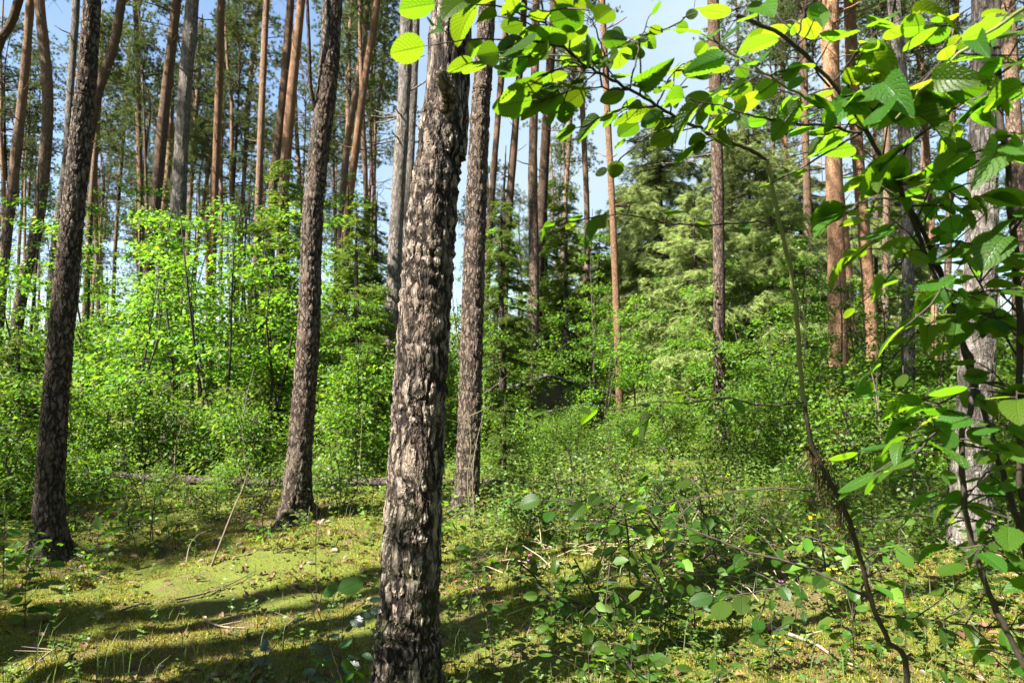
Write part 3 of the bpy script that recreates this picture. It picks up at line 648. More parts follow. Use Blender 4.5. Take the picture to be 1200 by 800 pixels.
for key, u, d, sc, lab in [
    ('m0', 15, 8.6, .85, 'dark low bush at the edge left of the shaded trunk'),
    ('m1', -20, 6.6, .95, 'dark bush in deep shade at the near edge'),
    ('m1', 35, 7.4, .7, 'low bush tucked behind the shaded trunk'),
    ('m0', 110, 9.2, .72, 'low bush at the near end of the fallen log'),
    ('m1', 165, 9.4, .95, 'low bush behind the fallen log, under the bright saplings'),
    ('m0', 225, 9.4, .62, 'low lit bush halfway along the fallen log'),
    ('m1', 285, 9.3, .9, 'low lit bush near the kinked pine'),
    ('m1', 195, 8.0, .3, 'small bush in front of the middle of the fallen log'), ('m1', 265, 8.0, .34, 'small bush in front of the fallen log near the kinked pine'), ('m1', 385, 8.0, .3, 'small bush in front of the fallen log right of the kinked pine'),
    ('m1', 120, 7.9, .5, 'small bush in front of the fallen log by the shaded trunk'),
    ('m1', 410, 9.2, .9, 'low bush right of the kinked pine'),
    ('m0', 440, 10.0, .95, 'bush beside the thick pine, under the young spruce'),
    ('m2', 385, 13.6, .9, 'leafy bush behind the young spruce'),
    ('m1', 590, 9.6, .75, 'low dark bush right of the grey-brown pine'),
    ('m0', 640, 10.2, .42, 'dark bush in front of the low board roof'),
    ('m2', 620, 14.5, .9, 'tall shaded bush among the dark spruces'),
    ('m1', 690, 10.0, .6, 'bush below the low board roof'),
    ('m0', 735, 11.0, .5, 'bush at the foot of the slender red-barked pine'),
    ('m0', 790, 11.5, .65, 'bush below the pale feathery conifers'),
    ('m0', 630, 12.4, .46, 'low bush right before the low board roof'), ('m1', 668, 12.0, .7, 'small bush before the lower end of the board roof'),
    ('m0', 600, 12.6, .62, 'bush before the higher end of the board roof'),
    ('m0', 525, 11.5, .8, 'low bush seen between the thick pine and the grey-brown pine'), ('m2', 535, 15.0, .9, 'tall bush deeper between the thick pine and the grey-brown pine'), ('m1', 650, 11.2, .62, 'low bush just short of the board roof'),
    ('m2', 875, 12.6, .95, 'tall bush right of the purplish pine'),
    ('m0', 870, 9.6, .7, 'dense bush in front of the purplish pine'),
    ('m2', 920, 13.5, .9, 'tall bush behind the leaning green shoot'),
    ('m0', 930, 10.5, .95, 'dense bush at the foot of the stout pink-brown pine'),
    ('m2', 1010, 13.0, .85, 'tall bush between the orange and the silvery pine'),
    ('m1', 1000, 9.2, 1.1, 'low bush before the stout pink-brown pine'),
    ('m0', 1060, 12.4, 1.0, 'bush behind the silvery pine'),
    ('m1', 1090, 9.6, 1.1, 'low bush between the silvery and the broad pale trunk'),
    ('m2', 1120, 11.5, .9, 'tall bush behind the broad pale trunk'),
    ('m0', 1190, 8.5, 1.0, 'bush past the broad pale trunk'),
    ('m2', 1190, 12.0, 1.0, 'tall bush at the edge past the broad pale trunk')]:
    bush(key, u, d, sc, lab, 'bush', 'bush', GB)
rb = np.random.default_rng(77)
for j in range(30):
    u = rb.uniform(-150, 470); d = rb.uniform(15, 34)
    bush(['b0', 'b1', 'b2', 'm2'][j % 4], u, d, rb.uniform(.8, 1.15), 'distant understorey tree behind the bright saplings', 'understorey_tree', 'tree', 'understorey behind the bright saplings')
for j in range(16):
    u = rb.uniform(480, 740); d = rb.uniform(17, 36)
    bush(['b1', 'm2'][j % 2], u, d, rb.uniform(.8, 1.2), 'distant understorey tree behind the dark spruces and the grey-brown pine', 'understorey_tree', 'tree', 'understorey behind the dark spruces')
for j in range(22):
    u = rb.uniform(-120, 480); d = rb.uniform(18, 36)
    bush('t0', u, d, rb.uniform(.7, 1.1), 'distant tall understorey tree among the pines left of the thick pine', 'understorey_tree', 'tree', 'tall understorey left of the thick pine')
for j in range(14):
    u = rb.uniform(930, 1330); d = rb.uniform(15, 34)
    bush('t0', u, d, rb.uniform(.8, 1.2), 'distant understorey tree behind the silvery and the broad pale trunk', 'understorey_tree', 'tree', 'tall understorey behind the pale trunks')
for j in range(30):
    u = rb.uniform(760, 1350); d = rb.uniform(15, 38)
    bush(['b0', 'm2', 'b1'][j % 3], u, d, rb.uniform(.8, 1.15), 'distant understorey tree behind the stout and orange pines', 'understorey_tree', 'tree', 'understorey behind the stout pine')

r = np.random.default_rng(98); n_ = 0
while n_ < 40:  # unseen bushes added to hold off low sky light
    x, y = r.uniform(-16, 16), r.uniform(-14, 9)
    if abs(x) < .85 * y + 1.8 or math.hypot(x, y) < 3.2: continue
    o = bush(['b0', 'm2', 'b1', 'm0'][n_ % 4], 600, 1. + .001 * n_, r.uniform(.8, 1.1), 'unseen understorey bush added around and behind the viewpoint to cut sky light', 'bush', 'bush', 'bushes around the viewpoint'); o.location = (x, y, float(gh(x, y))); n_ += 1

o = bush('b2', 600, 1.5, .88, 'unseen sapling added left of the view to shade the thick pine', 'sapling', 'sapling', GS); o.location = (-2.95, 1.5, float(gh(-2.95, 1.5)))  # unseen, added to shade the foot of the thick pine

for key, x, y, sc, lab in [('b2', -4.7, 2.5, .8, 'unseen sapling added just left of the view to dapple the near moss'), ('b1', -5.4, 3.6, .8, 'unseen sapling added left of the view, level with the moss it dapples'), ('b2', -.82, -1.57, 1.25, 'tall unseen sapling added behind the viewpoint to shade the hazel'), ('b0', -2.0, -2.2, 1.6, 'second unseen shade sapling added behind the viewpoint'), ('b2', -3.5, 1.1, 1.12, 'third unseen shade sapling added beside the viewpoint, left of the view'), ('b2', -3.9, 1.2, .8, 'second unseen shade sapling added beside the viewpoint, left of the view')]:
    o = bush(key, 600, 1.6 + .01 * x + sc, sc, lab, 'sapling', 'sapling', GS); o.location = (x, y, float(gh(x, y)))  # unseen saplings added to shade the moss, thick pine and right hazel

r = np.random.default_rng(97); n_ = 0
while n_ < 60:                                           # the wood closes in on both sides of the view
    y = r.uniform(3, 24); sd = 1 if n_ % 5 else -1; x = sd * (.8 * y + r.uniform(1.2, 11))
    if sd < 0 and y < 8: continue
    if n_ % 3 == 0: far_pine(600, 1.0, 'unseen pine of the wood added around and behind the viewpoint to cut sky light', 'pines around the viewpoint', r.uniform(15, 19), 'pc%d' % (n_ % 5), 800 + n_); o = list(C.objects)[-1].parent
    else: o = bush(['b0', 'm2', 'b1', 'm0', 't0'][n_ % 5], 600, 1.2 + .001 * n_, r.uniform(.85, 1.2), 'unseen understorey bush added around and behind the viewpoint to cut sky light', 'bush', 'bush', 'bushes around the viewpoint')
    o.location = (x, y, float(gh(x, y))); n_ += 1

# ------------------------------------------------------------------ ground
def grid_axis(a, b, near, far):
    out = [0.]; s = near
    while out[-1] < b: out.append(out[-1] + s); s = min(s * 1.03, far)
    q = [0.]; s = near
    while q[-1] > a: q.append(q[-1] - s); s = min(s * 1.03, far)
    return np.array(sorted(set(q + out)))
gx = grid_axis(-150, 150, .05, 8); gy = grid_axis(-40, 250, .045, 8)
gy = np.sort(np.concatenate([gy[gy < 1.2] , np.arange(1.2, 9, .055), 9 + grid_axis(0, 240, .08, 8)[1:]]))
X, Y = np.meshgrid(gx, gy); Z = gh(X, Y)
mb = MB(); nx, ny = len(gx), len(gy); i = np.arange(ny - 1)[:, None] * nx; j = np.arange(nx - 1)[None]
mb.add(np.stack([X, Y, Z], -1).reshape(-1, 3), np.stack([i + j, i + j + 1, i + nx + j + 1, i + nx + j], -1).reshape(-1, 4))
g = mb.build('ground', [M['ground']]); g['kind'] = 'structure'

def vis_points(r, n, d0, d1, p=1., spread=.82):
    """ground points inside the seen wedge, denser near the viewer"""
    y = d0 * (d1 / d0) ** (r.random(n) ** p); x = r.uniform(-spread, spread, n) * y
    return x, y
def patch(x, y, sc, ph):
    return .5 + .25 * (np.sin(x * sc + ph + 1.7 * np.sin(y * sc * .8)) + np.sin(y * sc * 1.3 - ph + 1.3 * np.cos(x * sc * .7)))

# moss cushions
r = np.random.default_rng(11); n = 330000
x, y = vis_points(r, n, 2.4, 9.5); keep = r.random(n) < .04 + .96 * np.clip((patch(x, y, 1.9, .4) * .6 + patch(x, y, 5.3, 2.) * .4 - .3) * 6, 0, 1); x, y = x[keep], y[keep]; n = len(x)
b = np.stack([x, y, gh(x, y) - .004], 1); d = nrm(rvec(r, n) * .55 + np.array((0, 0, .8))); L = (.011 + .0022 * y)[:, None] * r.uniform(.5, 1.5, (n, 1)); s = nrm(np.cross(d, rvec(r, n))) * (.0022 + .0006 * y)[:, None]
mb = MB(); mb.add(np.stack([b - s, b + s, b + d * L], 1).reshape(-1, 3), np.arange(3 * n).reshape(-1, 3))
o = mb.build('moss', [M['moss']]); o['kind'] = 'stuff'
# grass
r = np.random.default_rng(12); n = 16000
x, y = vis_points(r, n, 2.6, 13); keep = r.random(n) < patch(x, y, 1.1, 2.) ** 2.2 + .12 * (x > 0); x, y = x[keep], y[keep]; n = len(x)
b = np.stack([x, y, gh(x, y) - .01], 1); az = rvec(r, n); az[:, 2] = 0; az = nrm(az); H = r.uniform(.05, .26, (n, 1)); s = np.cross(az, (0, 0, 1)) * r.uniform(.0012, .003, (n, 1)); up = np.array((0, 0, 1.))
m1 = b + up * H * .6 + az * H * .15; t1 = b + up * H * r.uniform(.75, 1.05, (n, 1)) + az * H * r.uniform(.3, .8, (n, 1))
mb = MB(); mb.add(np.stack([b - s, b + s, m1 + s * .8, m1 - s * .8, t1], 1).reshape(-1, 3), np.zeros((0, 3), int) if False else np.concatenate([np.stack([np.arange(n) * 5, np.arange(n) * 5 + 1, np.arange(n) * 5 + 2], 1), np.stack([np.arange(n) * 5, np.arange(n) * 5 + 2, np.arange(n) * 5 + 3], 1), np.stack([np.arange(n) * 5 + 3, np.arange(n) * 5 + 2, np.arange(n) * 5 + 4], 1)]))
o = mb.build('grass', [M['grass']]); o['kind'] = 'stuff'
# leaf litter
r = np.random.default_rng(13); n = 6500
x, y = vis_points(r, n, 2.4, 10); keep = r.random(n) < .16 + .84 * (patch(x, y, 1.6, 4.) > .58); x, y = x[keep], y[keep]; n = len(x)
for bx in [q for q in C.objects if q.get('label', '').startswith(('dark shaded pine', 'slender grey pine', 'straight grey-brown', 'broad pale grey'))]:
    a_ = r.uniform(0, 6.28, 130); q_ = .1 + .5 * r.random(130) ** 1.6; x = np.append(x, bx.location.x + np.cos(a_) * q_); y = np.append(y, bx.location.y + np.sin(a_) * q_)
n = len(x)
mb = MB(); mb.inst(LEAF_6[0] * np.array((1, 1, 2.2)), LEAF_6[1], frames(nrm(rvec(r, n) * np.array((1, 1, .25))), np.array((0, 0, 1.)) + rvec(r, n) * .4, r.uniform(.02, .075, n)), np.stack([x, y, gh(x, y) + .016], 1))
o = mb.build('leaf_litter', [M['litter']]); o['kind'] = 'stuff'
# fine fallen needles and twiglets
r = np.random.default_rng(14); n = 22000
x, y = vis_points(r, n, 2.4, 8); b = np.stack([x, y, gh(x, y) + .012], 1); d = nrm(rvec(r, n) * np.array((1, 1, .2))); L = r.uniform(.02, .09, (n, 1)); s = nrm(np.cross(d, (0, 0, 1.))) * r.uniform(.0008, .0022, (n, 1))
mb = MB(); mb.add(np.stack([b - s, b + s, b + d * L + np.array((0, 0, .004))], 1).reshape(-1, 3), np.arange(3 * n).reshape(-1, 3)); o = mb.build('needle_litter', [M['needle_dry']]); o['kind'] = 'stuff'
# ground cover of small herbs
r = np.random.default_rng(15)
def herbs(n, d0, d1, mask, hmax, size, mat, seed, name):
    r = np.random.default_rng(seed); x, y = vis_points(r, n, d0, d1, 1.); keep = r.random(n) < mask(x, y); x, y = x[keep], y[keep]; n = len(x)
    k = 7; hx = r.uniform(.25, 1., n) * hmax; lx, ly = r.normal(0, .12, n), r.normal(0, .12, n)
    t = np.tile(np.linspace(.3, 1, k), n); ii = np.repeat(np.arange(n), k); px = x[ii] + lx[ii] * t * hx[ii]; py = y[ii] + ly[ii] * t * hx[ii]; pz = gh(x, y)[ii] + hx[ii] * t
    a = (np.tile(np.arange(k), n) * 2.4 + r.uniform(0, 6, n)[ii]); y_ax = np.stack([np.cos(a), np.sin(a), r.normal(.25, .3, n * k)], 1)
    mb = MB(); mb.inst(LEAF_S[0], LEAF_S[1], frames(y_ax, np.array((0, 0, 1.)) + rvec(r, n * k) * .35, size * r.uniform(.6, 1.3, n * k) * (1.1 - .4 * t)), np.stack([px, py, pz], 1))
    b = np.stack([x, y, gh(x, y) - .01], 1); tp = b + np.stack([lx * hx, ly * hx, hx], 1); s = np.array((.0025, 0, 0))
    mb.add(np.stack([b - s, b + s, tp], 1).reshape(-1, 3), np.arange(3 * n).reshape(-1, 3), 0)
    o = mb.build(name, [M[mat]]); o['kind'] = 'stuff'
right = lambda x, y: 1 / (1 + np.exp(-(x + .15 * y - .2) * 2.2))
back = lambda y, y0: 1 / (1 + np.exp(-(y - y0) * 2.2))
herbs(20000, 3.6, 14, lambda x, y: np.clip(right(x, y) * back(y, 5.9) * (.12 + .9 * patch(x, y, 1.4, 1.)) + .8 * back(y, 7.9) * patch(x, y, 2., .3), 0, 1),   .36, .06, 'leaf_herb', 21, 'herbs')
herbs(7000, 2.6, 8, lambda x, y: np.clip(.1 + .4 * right(x, y) * patch(x, y, 2.4, 5.), 0, 1), .15, .042, 'leaf_herb', 22, 'ground_cover')

st_, fo_ = sapling(seed=68, H=.42, Rr=.26, stems=3, nb=15, leaf=.085, per=7, layered=.6, h0=.35, simple=False, up=.3)
proto('k0s', st_, 'stem', [M['stem']]); proto('k0f', fo_, 'foliage', [M['leaf_mid']])
st_, fo_ = sapling(seed=69, H=.6, Rr=.32, stems=2, nb=12, leaf=.1, per=8, layered=.7, h0=.4, simple=False, up=.25)
proto('k1s', st_, 'stem', [M['stem']]); proto('k1f', fo_, 'foliage', [M['leaf_bush']])
r = np.random.default_rng(55)
for q in range(26):
    d = r.uniform(3.7, 8.2); u = 600 + r.uniform(-.02, .68) * F
    bush('k%d' % (q % 2), u, d, r.uniform(.7, 1.1), 'broad-leaved young plant standing among the herbs of the clearing right of the thick pine', 'young_plant', 'plant', 'broad-leaved plants in the clearing')
for q in range(12):
    d = r.uniform(4.4, 8.0); u = 600 - r.uniform(.12, .72) * F
    bush('k%d' % (q % 2), u, d, r.uniform(.5, .9), 'broad-leaved young plant growing out of the moss left of the thick pine', 'young_plant', 'plant', 'broad-leaved plants in the moss')

# low herb clumps one can tell from the cover
GH = 'leafy herb clumps in the lit clearing'
for q, (key, u, v, sc, lab) in enumerate([
    ('h0', 620, 632, .7, 'leafy herb clump right of the grey-brown pine foot'), ('h1', 665, 612, .8, 'leafy herb clump in the shade before the board roof'),
    ('h0', 700, 640, .75, 'pale herb clump amid the lit clearing'), ('h1', 745, 605, .85, 'tall herb clump below the slender red-barked pine'),
    ('h0', 790, 625, .75, 'herb clump before the pale conifers'), ('h1', 835, 600, .8, 'herb clump at the foot of the purplish pine'),
    ('h0', 880, 625, .7, 'herb clump left of the hanging dry needles'), ('h1', 1085, 625, .75, 'herb clump at the foot of the broad pale trunk'),
    ('h0', 300, 590, .8, 'herb clump left of the kinked pine foot'), ('h1', 400, 600, .8, 'herb clump right of the kinked pine foot'),
    ('h0', 250, 600, .6, 'small herb clump in the moss before the fallen log'), ('h1', 175, 592, .7, 'herb clump before the fallen log by the shaded trunk'),
    ('h1', 1180, 640, .8, 'herb clump past the broad pale trunk'), ('h0', 1010, 640, .6, 'herb clump behind the hanging dry needles')]):
    d = EYE * F / (v - 425.); bush(key, u, d, sc, lab, 'herb_clump', 'herb', GH)

# ------------------------------------------------------------------ fallen log, twigs, shelter
def gpt(u, v, dz=0.):
    d = EYE * F / (v - 425.); p = P(u, v, d); p[2] = float(gh(p[0], p[1])) + dz; return p
a, b = gpt(-20, 570), gpt(620, 578)
pts = smooth_path([a + (0, 0, .07), a * .75 + b * .25 + (0, .1, .1), a * .5 + b * .5 + (0, -.05, .06), a * .25 + b * .75 + (0, -.12, .09), b + (0, 0, .06)], 60); base = pts[0].copy()
o_ = empty('fallen_log', base, 'long fallen log lying across the back of the moss clearing', 'log')
mb = MB(); mb.tube(pts - base, np.linspace(.07, .045, 60) * (1 + .12 * np.sin(np.arange(60) * .7) + .1 * rng.normal(size=60)), 18); mb.build('trunk', [M['bark_spruce']], o_)
for q in range(7):
    mb = MB(); i = 6 + q * 8; dd = nrm(rng.normal(size=3) * np.array((1, 1, .3)) + np.array((0, -.3, .6))); mb.tube([pts[i] - base, pts[i] - base + dd * .15, pts[i] - base + dd * rng.uniform(.2, .45)], [.016, .011, .005], 5)
    mb.build('branch_stub', [M['twig']], o_)

TW = [('leaning dead stem propped in the moss left of the kinked pine', [(244, 672, 0), (258, 636, .12), (272, 600, .35), (283, 575, .6), (293, 545, .95)], .009, 'twig', 5.2),
 ('bent dead stem arching beside the leaning dead stem', [(218, 660, 0), (222, 640, .1), (230, 628, .2), (242, 622, .25)], .006, 'drywood', 5.4)]
for lab, pl, rad, mat, d0 in TW:
    pts = smooth_path([P(u, v, d0 + (.8 * h)) for u, v, h in pl], 20); pts[0][2] = float(gh(pts[0][0], pts[0][1])) - .02
    mb = MB(); mb.tube(pts - pts[0], np.linspace(rad, rad * .35, 20), 6); o = mb.build('dead_stem', [M[mat]], None, True, pts[0]); tag(o, lab, 'dead stem')
GT = 'fallen twigs on the moss'
for lab, pl, rad, mat in [
 ('long dark twig lying towards the kinked pine', [(205, 700), (240, 690), (270, 678), (300, 668)], .008, 'twig'),
 ('bleached forked twig on bright moss in the open', [(240, 722), (255, 728), (272, 733), (288, 736)], .007, 'drywood'),
 ('short brown twig in the streak of shade', [(140, 715), (160, 707), (178, 704)], .007, 'twig'),
 ('thin twig near the foot of the shaded trunk', [(80, 655), (110, 668), (130, 672)], .006, 'drywood'),
 ('twig lying left of the thick pine', [(330, 745), (350, 725), (368, 716)], .006, 'twig'),
 ('pale fallen branch at the near edge under the shoot', [(900, 730), (930, 745), (955, 760), (980, 778), (1010, 800)], .013, 'drywood'),
 ('short pale twig right of the thick pine', [(545, 735), (575, 728), (600, 716)], .006, 'drywood'),
 ('brown twig amid the herbs in the clearing', [(700, 690), (735, 680), (770, 684), (810, 676)], .007, 'drywood'),
 ('pale twig among the dry stalks of the clearing', [(740, 660), (775, 667), (800, 664)], .007, 'drywood'),
 ('crooked twig beside the fallen branch', [(840, 700), (870, 712), (885, 722)], .008, 'twig'),
 ('thin pale twig in the nearest left corner', [(30, 790), (60, 770), (78, 765)], .006, 'drywood')]:
    pts = smooth_path([gpt(u, v, .018) for u, v in pl], 14); base = pts[0].copy(); mb = MB(); mb.tube(pts - base, np.linspace(rad, rad * .4, 14), 6)
    for q in range(4):
        i = int(rng.integers(3, 12)); dd = nrm(rng.normal(size=3) * np.array((1, 1, .25)) + np.array((0, 0, .2))); mb.tube([pts[i] - base, pts[i] - base + dd * rng.uniform(.06, .2)], [rad * .5, rad * .2], 4)
    o = mb.build('fallen_twig', [M[mat]], None, True, base); tag(o, lab, 'twig', GT)
# dead bracken stalks pile in the clearing
mb = MB(); c0 = gpt(800, 655)
for q in range(170):
    a = c0 + np.array((rng.normal() * .8, rng.normal() * .5, 0)); a[2] = float(gh(a[0], a[1])) + rng.uniform(.01, .1); dd = nrm(rng.normal(size=3) * np.array((1, .8, .25)) + np.array((0, 0, .1))); L = rng.uniform(.12, .45)
    mb.tube([a - c0, a - c0 + dd * L * .5 + np.array((0, 0, .02)), a - c0 + dd * L], [.004, .0035, .002], 4)
o = mb.build('dry_stalks', [M['stalk']], None, True, c0); o['kind'] = 'stuff'

# low shelter with a board roof, half hidden by the spruces
def box(mb, c, s, rx=0., m=0):
    v = np.array([(x, y, z) for x in (-.5, .5) for y in (-.5, .5) for z in (-.5, .5)]) * np.array(s)
    cr, sr = math.cos(rx), math.sin(rx); v = np.stack([v[:, 0], v[:, 1] * cr - v[:, 2] * sr, v[:, 1] * sr + v[:, 2] * cr], 1) + np.array(c)
    mb.add(v, [(0, 1, 3, 2), (4, 6, 7, 5), (0, 4, 5, 1), (2, 3, 7, 6), (0, 2, 6, 4), (1, 5, 7, 3)], m)
hx = (641 - 600) / F * 14.; hz0 = float(gh(hx, 14.))
sh = empty('wooden_shelter', (hx, 14., hz0), 'low wooden shelter with a sloping weathered board roof under the dark spruces', 'shelter', None, R(4))
ex, ez, rz_ = 1.27, .86 - hz0, 1.28 - hz0
for sg in (-1, 1):
    mb = MB()
    for q in range(6):
        a, b = q / 6, (q + 1) / 6 + .03; v = []
        for t_ in (a, b):
            for yy in (-.75, .9):
                for dz in (0, .03): v.append((sg * ex * (.004 + t_), yy + .012 * (q % 3), rz_ + (ez - rz_) * t_ + dz + (.012 if t_ == a else .02)))
        mb.add(v, [(0, 1, 3, 2), (4, 6, 7, 5), (0, 4, 5, 1), (2, 3, 7, 6), (0, 2, 6, 4), (1, 5, 7, 3)])
    mb.build('roof', [M['boards']], sh, False)
mb = MB()
for q in range(10): box(mb, (-1.0 + q * .222, -.52, (rz_ - .43 * abs(-1.0 + q * .222) / 1.27 - .06) / 2), (.21, .025, rz_ - .43 * abs(-1.0 + q * .222) / 1.27 - .06))
mb.build('gable_wall', [M['twig']], sh, False)
for sx in (-1.1, 1.1):
    for sy in (-.6, .75):
        mb = MB(); box(mb, (sx, sy, (ez + .03) / 2), (.08, .08, ez + .03)); mb.build('post', [M['drywood']], sh, False)

# ------------------------------------------------------------------ near hazel: stems, twigs and big leaves
class Shrub:
    def __init__(s): s.st = MB(); s.sg = MB(); s.pos, s.ax, s.no, s.sz = [], [], [], []; s.r = np.random.default_rng(31)
    def stem(s, pts, r0, r1, green=False, n=None):
        p = smooth_path(pts, n or max(10, 6 * len(pts))); p = p + s.r.normal(size=p.shape) * .0015
        (s.sg if green else s.st).tube(p, np.linspace(r0, r1, len(p)) * .78 * (1 + .06 * s.r.normal(size=len(p))), 8); return p
    def leaf(s, p, y, nvec, size):
        s.pos.append(p); s.ax.append(y); s.no.append(nvec); s.sz.append(size)
    def leaves(s, path, n, size, t0=.1, t1=1., nvec=(-.15, .45, .8), jit=.35, twig=.5, spread=.12):
        """leaves alternate along a twig; some sit on short side twigs"""
        r = s.r; path = np.asarray(path)
        for k in range(n):
            t = t0 + (t1 - t0) * (k + r.uniform(.1, .9)) / n; i = min(len(path) - 2, int(t * (len(path) - 1))); p = path[i]; d = nrm(path[i + 1] - path[max(0, i - 1)])
            az = k * 2.4 + r.uniform(-.4, .4); cd = np.cross(d, (0, 0, 1.)) if abs(d[2]) < .8 else np.array((math.cos(az), math.sin(az), 0))
            side = nrm(cd * (1 if k % 2 else -1) + np.array((0, 0, r.normal() * (.5 if abs(d[2]) < .8 else .15))))
            if r.random() < twig:
                L = r.uniform(.4, 1.3) * spread; e = p + nrm(side + d * r.uniform(.2, 1.)) * L + np.array((0, 0, r.normal() * .2 * L)); s.st.tube([p, (p + e) / 2 + r.normal(size=3) * .004, e], [.0022, .0018, .0012], 4, 0, False)
                for g in range(int(r.integers(1, 4))):
                    f = 1 - g * .38; b = p + (e - p) * f; sd = side * (1 if g % 2 else -1)
                    s.petiole(b, nrm((e - p) + sd * r.uniform(-.6, .6) * L + np.array((0, 0, -.25 * L))), nvec, size * r.uniform(.55, 1.1), jit)
            else: s.petiole(p, nrm(side + d * r.uniform(.1, .9) + np.array((0, 0, -.2))), nvec, size * r.uniform(.6, 1.15), jit)
        s.petiole(path[-1], nrm(path[-1] - path[-3]), nvec, size, jit)
    def petiole(s, p, y, nvec, size, jit):
        r = s.r; y = nrm(np.asarray(y) * np.array((1, 1, .45)) + np.array((0, 0, -.06))); e = p + y * size * .16; s.st.tube([p, e], [.0013, .0009], 3, 0, False)
        s.leaf(e, y + np.array((0, 0, -.1)), np.array(nvec) + r.normal(size=3) * jit, size * r.choice([.6, .85, 1., 1.1]))
    def finish(s, name, label, base, group=None, mat='leaf_hazel', tmpl=LEAF_BIG, cat='shrub'):
        root = empty(name, base, label, cat, group)
        for mb in (s.st, s.sg):
            for q in range(len(mb.V)): mb.V[q] = mb.V[q] - base
        s.st.build('stem', [M['stem']], root)
        if s.sg.V: s.sg.build('shoot', [M['green_stem']], root)
        if s.pos:
            mb = MB(); Mx = frames(np.array(s.ax), np.array(s.no), np.array(s.sz)); k = len(Mx); Mx[:, :, 0] *= s.r.uniform(.78, 1.15, (k, 1)); Mx[:, :, 2] *= s.r.uniform(-.4, 2.2, (k, 1)); vr = s.r.integers(0, 3, k)
            for q, tm in enumerate(LEAF_VAR if tmpl is LEAF_BIG else [tmpl] * 3):
                w_ = vr == q
                if w_.any(): mb.inst(tm[0], tm[1], Mx[w_], (np.array(s.pos) - base)[w_], 0, tm[2])
            mb.build('leaves', [M[mat]], root)
        return root

# A: leaning sapling whose long shoot carries the bright leaves
S = Shrub()
g0 = np.array((.98, 1.95, 0.)); g0[2] = float(gh(g0[0], g0[1]))
p = S.stem([g0, P(1062, 800, 1.93), P(1040, 750, 1.9), P(1020, 700, 1.88), P(1005, 640, 1.85), P(985, 585, 1.82), P(955, 530, 1.8), P(942, 475, 1.78)], .011, .008)
m = S.stem([P(943, 480, 1.785), P(939, 445, 1.77), P(930, 337, 1.7), P(915, 270, 1.65), P(898, 186, 1.6)], .0085, .006, True)
br = S.stem([P(898, 186, 1.6), P(850, 163, 1.55), P(800, 142, 1.5), P(738, 105, 1.43), P(690, 78, 1.37), P(660, 55, 1.32), P(640, 27, 1.28), P(633, -5, 1.24)], .006, .0025, n=50)
S.leaves(br, 36, .07, .18, 1., (-.15, .5, .75), .33, .65, .11)
for (u0, v0, d0), (u1, v1, d1), n, sz in [((690, 78, 1.37), (560, 72, 1.3), 4, .07), ((660, 55, 1.32), (505, 52, 1.27), 3, .068), ((640, 27, 1.28), (520, 4, 1.22), 3, .085), ((675, 66, 1.34), (590, 20, 1.26), 5, .085), ((690, 78, 1.37), (620, 100, 1.3), 5, .07), ((715, 90, 1.4), (690, 20, 1.36), 6, .075), ((660, 55, 1.32), (590, 60, 1.2), 3, .09), ((770, 124, 1.47), (800, 75, 1.5), 5, .05), ((690, 78, 1.37), (655, 130, 1.33), 4, .066), ((738, 105, 1.43), (632, 118, 1.36), 6, .08), ((770, 124, 1.47), (680, 150, 1.4), 4, .06),
                                   ((800, 142, 1.5), (716, 196, 1.5), 2, .05), ((738, 105, 1.43), (760, 20, 1.45), 5, .06), ((690, 78, 1.37), (790, 30, 1.5), 4, .055), ((830, 155, 1.53), (868, 62, 1.5), 6, .07)]:
    A, B_ = P(u0, v0, d0), P(u1, v1, d1); tw = S.stem([A, (A + B_) / 2 + np.array((0, 0, .015)), B_], .003, .0014, n=14); S.leaves(tw, n, sz, .3, 1., (-.15, .5, .75), .33, .3, .06)
tw = S.stem([P(912, 258, 1.65), P(860, 262, 1.6), P(800, 264, 1.52), P(724, 251, 1.42), P(655, 264, 1.35)], .003, .0015, n=30)
S.leaves(tw, 5, .062, .72, 1., (-.2, .5, .8), .25, .2, .05); S.leaves(tw, 3, .05, .1, .6, (0, .2, .95), .2, .2, .05)
tw = S.stem([P(942, 470, 1.78), P(900, 476, 1.74), P(850, 466, 1.68), P(805, 472, 1.64), P(768, 471, 1.6), P(715, 480, 1.55), P(690, 474, 1.53), P(643, 481, 1.5)], .003, .0013, n=30); S.leaves(tw, 7, .058, .3, 1., (0, .1, 1), .18, .2, .05)
tw = S.stem([P(1020, 702, 1.88), P(950, 667, 1.95), P(880, 647, 2.0), P(800, 617, 2.05), P(730, 595, 2.1), P(637, 585, 2.1)], .0055, .0018, n=40); S.leaves(tw, 24, .062, .12, 1., (-.1, -.4, .9), .3, .7, .13)
tw = S.stem([P(950, 667, 1.95), P(905, 690, 1.9), P(840, 700, 1.9)], .003, .0014, n=14); S.leaves(tw, 13, .06, .15, 1., (-.1, -.4, .9), .3, .6, .1)
tw = S.stem([P(950, 575, 1.82), P(890, 572, 1.85), P(785, 590, 1.95), P(690, 612, 2.0)], .003, .0014, n=24); S.leaves(tw, 11, .055, .2, 1., (-.1, -.3, .9), .3, .6, .1)
tw = S.stem([P(1028, 720, 1.9), P(1100, 727, 1.8), P(1200, 737, 1.7), P(1260, 730, 1.65)], .004, .002, n=20); S.leaves(tw, 16, .062, .1, .9, (-.1, -.3, .9), .3, .6, .11)
S.finish('hazel_sapling', 'leaning hazel sapling with a long shoot of bright leaves reaching overhead', g0, cat='hazel')

